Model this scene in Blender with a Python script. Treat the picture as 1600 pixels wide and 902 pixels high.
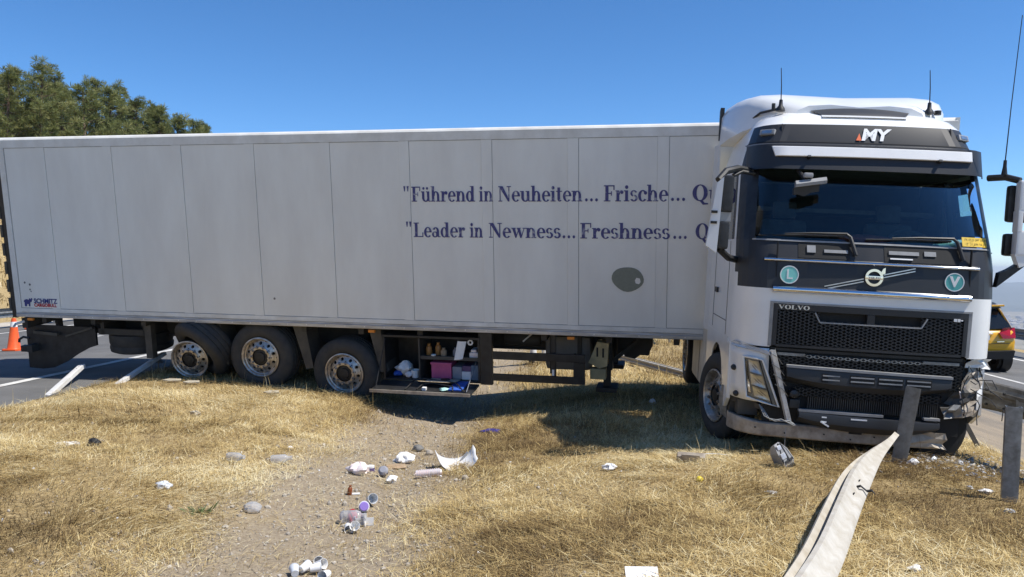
import bpy, bmesh, math, random
import numpy as np
from mathutils import Vector, Matrix, Euler
for o in list(bpy.data.objects): bpy.data.objects.remove(o)
scene = bpy.context.scene
COL = scene.collection
rad = math.radians
rng = random.Random(7)
nr = np.random.default_rng(11)

# ------------------------------------------------------------------ camera
EYE = 2.0
F_PX, PITCH, ROLL = 1250.0, rad(-1.6), rad(0.5)
cd = bpy.data.cameras.new('camera'); cam = bpy.data.objects.new('camera', cd); COL.objects.link(cam)
cd.sensor_width = 36; cd.lens = 36*F_PX/1600; cd.clip_start = 0.1; cd.clip_end = 60000
fw = Vector((0, math.cos(PITCH), math.sin(PITCH))); up0 = Vector((0, -math.sin(PITCH), math.cos(PITCH)))
rt = Vector((math.cos(ROLL), 0, 0)) + up0*math.sin(ROLL); up = -math.sin(ROLL)*Vector((1, 0, 0)) + up0*math.cos(ROLL)
cam.matrix_world = Matrix(((rt.x, up.x, -fw.x, 0), (rt.y, up.y, -fw.y, 0), (rt.z, up.z, -fw.z, EYE), (0, 0, 0, 1)))
scene.camera = cam
# ------------------------------------------------------------------ sky, sun, exposure
SUN_EL = 58.5
SUN_H = (0.945, -0.327)                     # towards the sun, on the ground plane
w = bpy.data.worlds.new('World'); scene.world = w; w.use_nodes = True
nt = w.node_tree; bg = nt.nodes['Background']
sky = nt.nodes.new('ShaderNodeTexSky'); sky.sky_type = 'NISHITA'; sky.sun_disc = False
sky.sun_elevation = rad(SUN_EL); sky.sun_rotation = math.atan2(SUN_H[0], SUN_H[1])
sky.altitude = 3000; sky.air_density = 1.0; sky.dust_density = 0.0; sky.ozone_density = 5.0
hs = nt.nodes.new('ShaderNodeHueSaturation'); hs.inputs['Saturation'].default_value = 1.18
nt.links.new(sky.outputs[0], hs.inputs['Color']); nt.links.new(hs.outputs[0], bg.inputs[0]); bg.inputs[1].default_value = 0.145
sd = bpy.data.lights.new('sun', 'SUN'); sd.energy = 5.0; sd.angle = rad(0.53); sd.color = (1, 0.955, 0.88)
sun = bpy.data.objects.new('sun', sd); COL.objects.link(sun)
L = Vector((SUN_H[0]*math.cos(rad(SUN_EL)), SUN_H[1]*math.cos(rad(SUN_EL)), math.sin(rad(SUN_EL)))).normalized()
sun.rotation_euler = L.to_track_quat('Z', 'Y').to_euler(); sun.location = (8, -4, 30)
vs = scene.view_settings; vs.view_transform = 'Standard'; vs.look = 'None'; vs.gamma = 1; vs.exposure = 0.27; vs.use_curve_mapping = False
try:
    scene.cycles.max_bounces = 8; scene.cycles.transparent_max_bounces = 12
    scene.cycles.caustics_reflective = False; scene.cycles.caustics_refractive = False
except Exception: pass

# ------------------------------------------------------------------ materials
def mat(name, col, rough=0.6, metal=0.0, var=0.12, scale=6.0, bump=0.0, bscale=60.0, spec=0.5, col2=None, mixscale=None, coat=0.0, detail=6, stretch=None):
    m = bpy.data.materials.new(name); m.use_nodes = True
    t = m.node_tree; N = t.nodes; Lk = t.links; b = N['Principled BSDF']
    b.inputs['Roughness'].default_value = rough; b.inputs['Metallic'].default_value = metal
    b.inputs['Specular IOR Level'].default_value = spec; b.inputs['Coat Weight'].default_value = coat
    tc = N.new('ShaderNodeTexCoord'); src = tc.outputs['Object']
    if stretch:
        mp = N.new('ShaderNodeMapping'); mp.inputs['Scale'].default_value = stretch; Lk.new(src, mp.inputs[0]); src = mp.outputs[0]
    n = N.new('ShaderNodeTexNoise'); n.inputs['Scale'].default_value = mixscale or scale; n.inputs['Detail'].default_value = detail
    n.inputs['Roughness'].default_value = 0.62
    Lk.new(src, n.inputs['Vector'])
    r = N.new('ShaderNodeValToRGB'); e = r.color_ramp.elements
    c2 = col2 or tuple(c*(1-var*2) for c in col)
    e[0].position = 0.33; e[1].position = 0.68
    e[0].color = (*c2, 1); e[1].color = (*(tuple(min(1, c*(1+var)) for c in col)), 1)
    Lk.new(n.outputs['Fac'], r.inputs[0]); Lk.new(r.outputs[0], b.inputs['Base Color'])
    if bump:
        n2 = N.new('ShaderNodeTexNoise'); n2.inputs['Scale'].default_value = bscale; n2.inputs['Detail'].default_value = 8
        Lk.new(src, n2.inputs['Vector'])
        bp = N.new('ShaderNodeBump'); bp.inputs['Strength'].default_value = bump; bp.inputs['Distance'].default_value = 0.02
        Lk.new(n2.outputs['Fac'], bp.inputs['Height']); Lk.new(bp.outputs[0], b.inputs['Normal'])
    return m

def glass(name, tint, refl=1.0, rough=0.02, ior=1.5):
    m = bpy.data.materials.new(name); m.use_nodes = True
    t = m.node_tree; N = t.nodes; Lk = t.links; N.remove(N['Principled BSDF'])
    out = N['Material Output']
    tr = N.new('ShaderNodeBsdfTransparent'); tr.inputs[0].default_value = (*tint, 1)
    gl = N.new('ShaderNodeBsdfGlossy'); gl.inputs['Roughness'].default_value = rough; gl.inputs[0].default_value = (refl, refl, refl, 1)
    fr = N.new('ShaderNodeFresnel'); fr.inputs[0].default_value = ior
    mx = N.new('ShaderNodeMixShader'); Lk.new(fr.outputs[0], mx.inputs[0]); Lk.new(tr.outputs[0], mx.inputs[1]); Lk.new(gl.outputs[0], mx.inputs[2])
    Lk.new(mx.outputs[0], out.inputs[0]); return m

M = {}
def D(k, *a, **kw): M[k] = mat(k, *a, **kw)
D('cab_white', (0.80, 0.80, 0.785), 0.28, var=0.03, scale=2.5, coat=0.3)
D('deflector_white', (0.74, 0.74, 0.72), 0.4, var=0.05, scale=4)
D('cab_dark', (0.026, 0.028, 0.032), 0.42, var=0.15, scale=3, col2=(0.035, 0.035, 0.037), spec=0.35)
D('black_plastic', (0.020, 0.020, 0.021), 0.5, var=0.3, scale=9, bump=0.05, bscale=200)
D('dusty_black', (0.035, 0.033, 0.030), 0.62, var=0.2, scale=5, col2=(0.09, 0.08, 0.065))
D('underbody', (0.022, 0.021, 0.020), 0.7, var=0.3, scale=4, col2=(0.05, 0.045, 0.038))
D('chrome', (0.75, 0.76, 0.78), 0.07, 1.0, var=0.04, scale=5)
D('aluminium', (0.60, 0.60, 0.60), 0.35, 1.0, var=0.1, scale=12)
D('grey_plastic', (0.30, 0.30, 0.30), 0.45, var=0.1, scale=8)
D('steel_dusty', (0.42, 0.37, 0.30), 0.6, 0.2, var=0.2, scale=7, col2=(0.22, 0.18, 0.14), bump=0.1, bscale=40)
D('rubber', (0.024, 0.024, 0.024), 0.8, var=0.25, scale=7, col2=(0.055, 0.05, 0.043), bump=0.1, bscale=90)
D('rim_alu', (0.55, 0.53, 0.50), 0.38, 0.75, var=0.12, scale=14, col2=(0.30, 0.25, 0.20))
D('hub_black', (0.02, 0.019, 0.018), 0.55, var=0.3, scale=20)
D('panel', (0.79, 0.78, 0.725), 0.5, var=0.02, scale=2.2, col2=(0.72, 0.70, 0.645), stretch=(1, 1, 0.3), spec=0.4)
D('rail_light', (0.76, 0.75, 0.71), 0.48, var=0.04, scale=3, col2=(0.62, 0.60, 0.55))
D('rail_alu', (0.58, 0.58, 0.57), 0.45, 0.4, var=0.1, scale=8, stretch=(.3, 1, 4), col2=(0.33, 0.32, 0.31))
D('roof_white', (0.78, 0.78, 0.77), 0.5, var=0.04)
D('seam_dark', (0.16, 0.155, 0.15), 0.7, var=0.2)
D('text_blue', (0.045, 0.048, 0.17), 0.5, var=0.1, mixscale=9, col2=(0.40, 0.40, 0.46))
_e = [n for n in M['text_blue'].node_tree.nodes if n.type == 'VALTORGB'][0].color_ramp.elements; _e[0].position = .33; _e[1].position = .44
D('logo_blue', (0.02, 0.035, 0.20), 0.5, var=0.1)
D('logo_red', (0.50, 0.03, 0.05), 0.5, var=0.1)
D('patch_grey', (0.20, 0.215, 0.175), 0.6, var=0.05, scale=20)
D('amber', (0.75, 0.24, 0.03), 0.3, var=0.1)
D('teal', (0.10, 0.42, 0.40), 0.4, var=0.05)
D('teal_light', (0.22, 0.62, 0.57), 0.4, var=0.05)
D('text_white', (0.8, 0.8, 0.8), 0.4, var=0.02)
D('text_orange', (0.75, 0.13, 0.03), 0.4, var=0.02)
D('sticker_yellow', (0.75, 0.50, 0.05), 0.5, var=0.04)
D('interior_dark', (0.03, 0.032, 0.036), 0.8, var=0.2)
D('interior_grey', (0.14, 0.14, 0.145), 0.8, var=0.15)
D('seat_cloth', (0.09, 0.09, 0.10), 0.9, var=0.2, bump=0.1, bscale=120)
D('red_cloth', (0.42, 0.09, 0.07), 0.9, var=0.2, scale=12)
D('mint', (0.42, 0.68, 0.62), 0.7, var=0.06)
D('silver_trim', (0.66, 0.66, 0.66), 0.3, 0.35, var=0.12, scale=9, col2=(0.4, 0.4, 0.4))
D('mirror_white', (0.78, 0.78, 0.77), 0.3, var=0.02)
D('mirror_glass', (0.6, 0.65, 0.7), 0.03, 1.0, var=0.01)
D('galv', (0.27, 0.275, 0.27), 0.5, 0.45, var=0.18, scale=14, col2=(0.17, 0.165, 0.155), bump=0.04, bscale=80)
D('galv_dark', (0.15, 0.14, 0.125), 0.6, 0.3, var=0.2, scale=9, col2=(0.09, 0.08, 0.065), bump=0.06, bscale=60)
D('galv_pale', (0.52, 0.49, 0.43), 0.6, 0.12, var=0.06, scale=9, col2=(0.42, 0.375, 0.30), bump=0.08, bscale=50)
D('galv_rust', (0.47, 0.37, 0.26), 0.7, 0.1, var=0.2, scale=6, col2=(0.33, 0.21, 0.12), bump=0.1, bscale=50)
D('post_white', (0.72, 0.72, 0.71), 0.5, var=0.06, scale=8, col2=(0.55, 0.53, 0.5))
D('slot_dark', (0.015, 0.015, 0.015), 0.8, var=0.1)
D('cone_orange', (0.88, 0.12, 0.02), 0.45, var=0.06, col2=(0.75, 0.10, 0.02))
D('cone_white', (0.82, 0.82, 0.80), 0.4, var=0.03)
D('suv_yellow', (0.78, 0.40, 0.02), 0.25, var=0.02, coat=0.4)
D('tail_red', (0.35, 0.01, 0.02), 0.15, var=0.1)
D('suv_black', (0.02, 0.02, 0.022), 0.45, var=0.1)
D('dark_glass', (0.012, 0.015, 0.018), 0.05, var=0.05)
D('plate', (0.75, 0.75, 0.73), 0.4, var=0.04)
D('asphalt', (0.135, 0.132, 0.127), 0.85, var=0.12, scale=1.2, bump=0.35, bscale=120, detail=12, col2=(0.10, 0.098, 0.094))
D('shoulder_dirt', (0.27, 0.215, 0.15), 0.9, var=0.15, scale=1.1, bump=0.4, bscale=40, detail=12, col2=(0.17, 0.145, 0.115), stretch=(3, .35, 1))
D('road_paint', (0.66, 0.65, 0.61), 0.7, var=0.1, scale=5, col2=(0.42, 0.40, 0.37))
D('concrete', (0.48, 0.43, 0.36), 0.9, var=0.12, scale=1.5, bump=0.2)
D('bark', (0.15, 0.10, 0.07), 0.9, var=0.3, scale=5, bump=0.5, bscale=15)
D('straw_hill', (0.46, 0.34, 0.17), 0.95, var=0.25, scale=1.2, bump=0.6, bscale=8, col2=(0.30, 0.20, 0.09), detail=12)
D('mountain', (0.10, 0.12, 0.09), 0.95, var=0.25, scale=0.0015, col2=(0.06, 0.08, 0.05), detail=10)
D('town', (0.6, 0.55, 0.5), 0.9, var=0.2, scale=0.02)
D('stone', (0.40, 0.36, 0.30), 0.9, var=0.25, scale=5, col2=(0.27, 0.23, 0.18))
D('paper_white', (0.80, 0.80, 0.79), 0.7, var=0.03, scale=20)
D('plastic_white', (0.78, 0.77, 0.75), 0.4, var=0.05, scale=15)
D('plastic_pink', (0.74, 0.58, 0.55), 0.45, var=0.1, scale=25, col2=(0.8, 0.77, 0.75))
D('plastic_clear', (0.62, 0.64, 0.66), 0.2, var=0.06, scale=20)
D('purple', (0.33, 0.22, 0.62), 0.4, var=0.1)
D('dark_purple', (0.10, 0.07, 0.16), 0.4, var=0.1)
D('lid_red', (0.42, 0.04, 0.05), 0.4, var=0.1)
D('bottle_brown', (0.25, 0.07, 0.02), 0.25, var=0.1)
D('amber_brown', (0.42, 0.20, 0.06), 0.4, var=0.15)
D('tape_blue', (0.03, 0.03, 0.22), 0.4, var=0.2, scale=25)
D('cloth_blue', (0.03, 0.11, 0.48), 0.7, var=0.2, scale=15, bump=0.2)
D('yellow_toy', (0.80, 0.62, 0.02), 0.4, var=0.05)
D('cardboard', (0.38, 0.27, 0.17), 0.85, var=0.12, scale=8)
D('box_pink', (0.55, 0.10, 0.22), 0.6, var=0.08)
D('box_grey', (0.28, 0.28, 0.31), 0.6, var=0.08)
D('box_violet', (0.13, 0.07, 0.15), 0.6, var=0.1)
D('box_slate', (0.12, 0.17, 0.23), 0.6, var=0.1)
D('board_tan', (0.45, 0.40, 0.31), 0.75, var=0.1)
D('wedge_tan', (0.42, 0.34, 0.18), 0.7, var=0.12)
D('tank_grey', (0.17, 0.165, 0.155), 0.6, var=0.1, scale=4)
D('skirt_white', (0.66, 0.62, 0.55), 0.55, var=0.08, scale=4, col2=(0.5, 0.45, 0.37))
D('weed_green', (0.10, 0.15, 0.05), 0.7, var=0.2)
D('skin', (0.50, 0.31, 0.22), 0.6, var=0.05)
D('trousers_white', (0.74, 0.74, 0.75), 0.85, var=0.05)
D('shirt_blue', (0.10, 0.14, 0.25), 0.85, var=0.1)
D('shoe', (0.03, 0.03, 0.03), 0.6, var=0.1)
D('hair', (0.03, 0.02, 0.015), 0.7, var=0.1)
M['windscreen'] = glass('windscreen', (0.50, 0.66, 0.66), 1.0, 0.01, 1.55)
M['side_glass'] = glass('side_glass', (0.70, 0.80, 0.80), 1.0, 0.01, 1.5)
M['lamp_glass'] = glass('lamp_glass', (0.88, 0.88, 0.86), 1.0, 0.03, 1.45)
M['clear_bottle'] = glass('clear_bottle', (0.96, 0.96, 0.97), 1.0, 0.1, 1.25)
_t = M['clear_bottle'].node_tree; _d = _t.nodes.new('ShaderNodeBsdfDiffuse'); _d.inputs[0].default_value = (.75, .76, .78, 1)
_m = _t.nodes.new('ShaderNodeMixShader'); _m.inputs[0].default_value = .32; _o = _t.nodes['Material Output']; _s = _o.inputs[0].links[0].from_socket
_t.links.new(_s, _m.inputs[1]); _t.links.new(_d.outputs[0], _m.inputs[2]); _t.links.new(_m.outputs[0], _o.inputs[0])

# ------------------------------------------------------------------ mesh builder
class MB:
    def __init__(s): s.v = []; s.f = []; s.bev = False
    def add(s, v, f):
        n = len(s.v); s.v += [tuple(p) for p in v]; s.f += [tuple(i+n for i in q) for q in f]; return s
    def box(s, x0, x1, y0, y1, z0, z1, b=0.0):
        if x0 > x1: x0, x1 = x1, x0
        if y0 > y1: y0, y1 = y1, y0
        if z0 > z1: z0, z1 = z1, z0
        b = min(b, .45*min(x1-x0, y1-y0, z1-z0))
        if b <= 0:
            return s.add([(x, y, z) for z in (z0, z1) for y in (y0, y1) for x in (x0, x1)],
                         [(0, 2, 3, 1), (4, 5, 7, 6), (0, 1, 5, 4), (2, 6, 7, 3), (0, 4, 6, 2), (1, 3, 7, 5)])
        s.bev = True; bm = bmesh.new(); bmesh.ops.create_cube(bm, size=1)
        for v in bm.verts: v.co = ((x0+x1)/2+v.co.x*(x1-x0), (y0+y1)/2+v.co.y*(y1-y0), (z0+z1)/2+v.co.z*(z1-z0))
        bmesh.ops.bevel(bm, geom=bm.edges[:], offset=b, segments=2, affect='EDGES', profile=.6)
        bm.verts.index_update(); s.add([v.co[:] for v in bm.verts], [[v.index for v in f.verts] for f in bm.faces]); bm.free(); return s
    def obox(s, c, ax, ay, az):        # oriented box: centre and half-axis vectors
        c, ax, ay, az = map(Vector, (c, ax, ay, az))
        return s.add([c+i*ax+j*ay+k*az for k in (-1, 1) for j in (-1, 1) for i in (-1, 1)],
                     [(0, 2, 3, 1), (4, 5, 7, 6), (0, 1, 5, 4), (2, 6, 7, 3), (0, 4, 6, 2), (1, 3, 7, 5)])
    def bar(s, p, q, wd, th, upv=(0, 0, 1)):   # rectangular bar from p to q
        p, q = Vector(p), Vector(q); d = (q-p); l = d.length; d.normalize()
        a = d.cross(Vector(upv)); a = a.normalized() if a.length > 1e-4 else Vector((1, 0, 0)); b = a.cross(d).normalized()
        return s.obox((p+q)/2, d*l/2, a*wd/2, b*th/2)
    def tube(s, path, r, n=8, cap=True):
        path = [Vector(p) for p in path]; k = len(path); rr = r if isinstance(r, (list, tuple)) else [r]*k
        base = len(s.v); u = None
        for i, p in enumerate(path):
            d = (path[min(i+1, k-1)]-path[max(i-1, 0)]).normalized()
            if u is None: u = d.orthogonal().normalized()
            else:
                u = (u-d*u.dot(d)); u = u.normalized() if u.length > 1e-5 else d.orthogonal().normalized()
            wv = d.cross(u)
            for j in range(n):
                a = 2*math.pi*j/n; s.v.append(tuple(p+rr[i]*(math.cos(a)*u+math.sin(a)*wv)))
        for i in range(k-1):
            for j in range(n):
                s.f.append((base+i*n+j, base+i*n+(j+1) % n, base+(i+1)*n+(j+1) % n, base+(i+1)*n+j))
        if cap: s.f.append(tuple(base+j for j in reversed(range(n)))); s.f.append(tuple(base+(k-1)*n+j for j in range(n)))
        return s
    def cyl(s, p, q, r, n=16, r2=None): return s.tube([p, q], [r, r if r2 is None else r2], n)
    def lathe(s, prof, n=32, axis='z', org=(0, 0, 0), close=False):   # prof: (radius, height)
        base = len(s.v); k = len(prof)
        for (r, h) in prof:
            for j in range(n):
                a = 2*math.pi*j/n; x, y = r*math.cos(a), r*math.sin(a)
                p = {'z': (x, y, h), 'y': (x, h, y), 'x': (h, x, y)}[axis]
                s.v.append((p[0]+org[0], p[1]+org[1], p[2]+org[2]))
        for i in range(k if close else k-1):
            for j in range(n):
                i2 = (i+1) % k
                s.f.append((base+i*n+j, base+i*n+(j+1) % n, base+i2*n+(j+1) % n, base+i2*n+j))
        return s
    def prism(s, poly, a, b, axis='y'):   # extrude 2-D polygon along axis between a and b
        n = len(poly); mk = {'y': lambda p, h: (p[0], h, p[1]), 'z': lambda p, h: (p[0], p[1], h), 'x': lambda p, h: (h, p[0], p[1])}[axis]
        base = len(s.v); s.v += [mk(p, a) for p in poly]+[mk(p, b) for p in poly]
        s.f.append(tuple(base+i for i in range(n))); s.f.append(tuple(base+n+i for i in reversed(range(n))))
        for i in range(n): s.f.append((base+i, base+n+i, base+n+(i+1) % n, base+(i+1) % n))
        return s
    def grid(s, pts):      # pts[i][j]
        base = len(s.v); a, b = len(pts), len(pts[0])
        for r in pts: s.v += [tuple(p) for p in r]
        for i in range(a-1):
            for j in range(b-1): s.f.append((base+i*b+j, base+i*b+j+1, base+(i+1)*b+j+1, base+(i+1)*b+j))
        return s
    def loft(s, rings, cap=True):   # closed rings with equal counts
        base = len(s.v); k, n = len(rings), len(rings[0])
        for r in rings: s.v += [tuple(p) for p in r]
        for i in range(k-1):
            for j in range(n): s.f.append((base+i*n+j, base+i*n+(j+1) % n, base+(i+1)*n+(j+1) % n, base+(i+1)*n+j))
        if cap: s.f.append(tuple(base+j for j in reversed(range(n)))); s.f.append(tuple(base+(k-1)*n+j for j in range(n)))
        return s
    def disc(s, c, r, n=24, axis='y', rx=None):
        base = len(s.v); rx = rx or r
        for j in range(n):
            a = 2*math.pi*j/n; x, y = rx*math.cos(a), r*math.sin(a)
            p = {'z': (x, y, 0), 'y': (x, 0, y), 'x': (0, x, y)}[axis]; s.v.append((c[0]+p[0], c[1]+p[1], c[2]+p[2]))
        s.f.append(tuple(range(base, base+n))); return s
    def xf(s, mtx): s.v = [tuple(mtx @ Vector(p)) for p in s.v]; return s
    def mesh(s, name, m, smooth=35, fixn=True):
        me = bpy.data.meshes.new(name); me.from_pydata(s.v, [], s.f)
        if fixn:
            bm = bmesh.new(); bm.from_mesh(me); bmesh.ops.recalc_face_normals(bm, faces=bm.faces[:]); bm.to_mesh(me); bm.free()
        if m is not None: me.materials.append(M[m] if isinstance(m, str) else m)
        if smooth:
            me.polygons.foreach_set('use_smooth', [True]*len(me.polygons)); me.set_sharp_from_angle(angle=rad(smooth))
        return me
    def build(s, name, m, parent=None, smooth=35, fixn=True):
        o = bpy.data.objects.new(name, s.mesh(name, m, smooth, fixn)); COL.objects.link(o)
        if parent is not None: o.parent = parent
        if s.bev and smooth: md = o.modifiers.new('wn', 'WEIGHTED_NORMAL'); md.keep_sharp = True
        return o

def tag(o, label=None, cat=None, group=None, kind=None):
    if label: o['label'] = label
    if cat: o['category'] = cat
    if group: o['group'] = group
    if kind: o['kind'] = kind
    return o
def empty(name, mtx, label=None, cat=None, group=None):
    o = bpy.data.objects.new(name, None); COL.objects.link(o); o.empty_display_size = 0.2
    o.matrix_world = mtx if isinstance(mtx, Matrix) else Matrix.Translation(Vector(mtx))
    return tag(o, label, cat, group)
def copy_tree(o, parent=None):
    c = o.copy(); COL.objects.link(c); c.parent = parent
    for ch in o.children: copy_tree(ch, c)
    return c
def ctr(o):        # move a top-level mesh's origin to the base centre of its geometry
    me = o.data; co = np.empty(len(me.vertices)*3); me.vertices.foreach_get('co', co); co = co.reshape(-1, 3)
    c = (co.min(0)+co.max(0))/2; c[2] = co[:, 2].min(); me.vertices.foreach_set('co', (co-c).ravel())
    o.matrix_world = o.matrix_world @ Matrix.Translation(Vector(c)); return o
def text_mesh(txt, size, m, name, parent, mtx, bold=0.0, shear=0.0, depth=0.0, space=1.0, align='CENTER'):
    cu = bpy.data.curves.new('t', 'FONT'); cu.body = txt; cu.size = size; cu.offset = bold; cu.shear = shear; cu.extrude = depth
    cu.space_character = space; cu.align_x = align; cu.align_y = 'CENTER'; cu.resolution_u = 3
    ob = bpy.data.objects.new('t', cu); COL.objects.link(ob)
    dg = bpy.context.evaluated_depsgraph_get(); me = bpy.data.meshes.new_from_object(ob.evaluated_get(dg))
    bpy.data.objects.remove(ob); me.materials.clear(); me.materials.append(M[m]); me.name = name
    me.transform(mtx); o = bpy.data.objects.new(name, me); COL.objects.link(o)
    if parent is not None: o.parent = parent
    return o
FRONT = Matrix(((1, 0, 0, 0), (0, 0, -1, 0), (0, 1, 0, 0), (0, 0, 0, 1)))    # text plane -> faces -Y
def vnoise(x, y, seed=0):     # smooth value noise, numpy
    x = np.asarray(x, float); y = np.asarray(y, float)
    xi = np.floor(x).astype(np.int64); yi = np.floor(y).astype(np.int64); fx = x-xi; fy = y-yi
    fx = fx*fx*(3-2*fx); fy = fy*fy*(3-2*fy)
    def h(a, b):
        n = (a*374761393+b*668265263+seed*69069) & 0xffffffff
        n = ((n ^ (n >> 13))*1274126177) & 0xffffffff
        return ((n ^ (n >> 16)) & 0xffff)/65535.0
    return (h(xi, yi)*(1-fx)+h(xi+1, yi)*fx)*(1-fy)+(h(xi, yi+1)*(1-fx)+h(xi+1, yi+1)*fx)*fy
def fbm(x, y, seed=0, o=4):
    r = 0; a = .5; 
    for k in range(o): r = r+a*vnoise(x*2**k, y*2**k, seed+k); a *= .5
    return r

# ------------------------------------------------------------------ terrain
KS = np.array([-20.5, -18.5, -13, -8.7, -7.1, -6, -5, -4.3, -3.2, -2.4, -1.7, -1, 0, .8, 2, 3.3, 4.6, 6, 10.5, 14])
KY = np.array([2.0, 7.2, 9.5, 12, 16, 30])
KZ = np.array([
 [-.15, -.2, -.02, .10, .12, .25, .27, .25, .14, .02, -.05, -.02, .20, .30, .32, .27, .02, -.1, -.4, -.5],
 [-.15, -.2, -.02, .10, .12, .22, .24, .20, .10, -.02, -.10, -.06, .07, .15, .20, .22, .02, -.1, -.4, -.5],
 [-.15, -.2, -.02, .10, .12, .20, .18, .15, .06, -.10, -.18, -.13, -.05, -.03, -.02, .03, .0, -.1, -.4, -.5],
 [-.15, -.2, -.02, .10, .12, .15, .12, .10, .0, -.20, -.28, -.22, -.08, -.02, .0, .03, -.02, -.1, -.4, -.5],
 [-.15, -.2, -.02, .10, .12, .20, .25, .20, .05, -.25, -.36, -.28, -.12, -.02, .0, .0, -.05, -.1, -.4, -.5],
 [-.15, -.2, -.02, .10, .10, .10, .10, .10, .0, -.30, -.40, -.30, -.10, .0, .0, .0, -.05, -.1, -.4, -.5]])
def gz(X, Y):
    X = np.asarray(X, float); Y = np.asarray(Y, float); s = X-.07*Y
    cols = np.stack([np.interp(s, KS, KZ[k]) for k in range(len(KY))], -1)
    t = np.interp(Y, KY, np.arange(len(KY))); i = np.clip(np.floor(t).astype(int), 0, len(KY)-2); f = t-i; f = f*f*(3-2*f)
    z = np.take_along_axis(cols, i[..., None], -1)[..., 0]*(1-f)+np.take_along_axis(cols, i[..., None]+1, -1)[..., 0]*f
    hill = np.interp(-s, [20.5, 23, 30, 36, 46, 90, 300, 2000, 15000], [0, .8, 4.6, 6.4, 8.6, 14, 28, 34, 36])
    z = z+hill*(1+.12*(fbm(X*.05, Y*.05, 3)-.5))
    v = np.clip(s-14.5, 0, None); z = z-400*(1-np.exp(-v/700.))
    return z
def roughness(X, Y):
    s = X-.07*Y; m = np.clip((s+6.9)/.8, 0, 1)*np.clip((4.3-s)/.8, 0, 1)
    return m*(.07*(fbm(X*1.1, Y*1.1, 5)-.47)+.03*(fbm(X*5, Y*5, 9, 3)-.44))
def ground_z(X, Y):
    X = np.asarray(X, float); Y = np.asarray(Y, float); s = X-.07*Y
    road = np.clip(np.minimum((-7.3-s)/.3, (s+20.0)/.3), 0, 1)+np.clip(np.minimum((s-4.9)/.3, (13.9-s)/.3), 0, 1)
    return gz(X, Y)+roughness(X, Y)-.06*road
def gh(x, y): return float(ground_z(np.array([x]), np.array([y]))[0])
def rh(x, y): return float(gz(np.array([x]), np.array([y]))[0])

def axis(dense0, dense1, step, lo, hi, g=1.25):
    a = list(np.arange(dense0, dense1, step)); d = step
    while a[-1] < hi: d *= g; a.append(a[-1]+d)
    d = step
    while a[0] > lo: d *= g; a.insert(0, a[0]-d)
    return np.array(a)
def sheet(name, sa, ya, zf, m, kind='structure', parent=None):
    S, Y = np.meshgrid(sa, ya); X = S+.07*Y; Z = zf(X, Y); a, b = S.shape
    co = np.stack([X, Y, Z], -1).reshape(-1, 3)
    idx = np.arange(a*b).reshape(a, b)
    q = np.stack([idx[:-1, :-1], idx[:-1, 1:], idx[1:, 1:], idx[1:, :-1]], -1).reshape(-1, 4)
    me = bpy.data.meshes.new(name); me.from_pydata(co.tolist(), [], q.tolist()); me.materials.append(M[m])
    me.polygons.foreach_set('use_smooth', [True]*len(me.polygons))
    o = bpy.data.objects.new(name, me); COL.objects.link(o)
    if parent is None: tag(o, kind=kind)
    else: o.parent = parent
    return o

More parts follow.
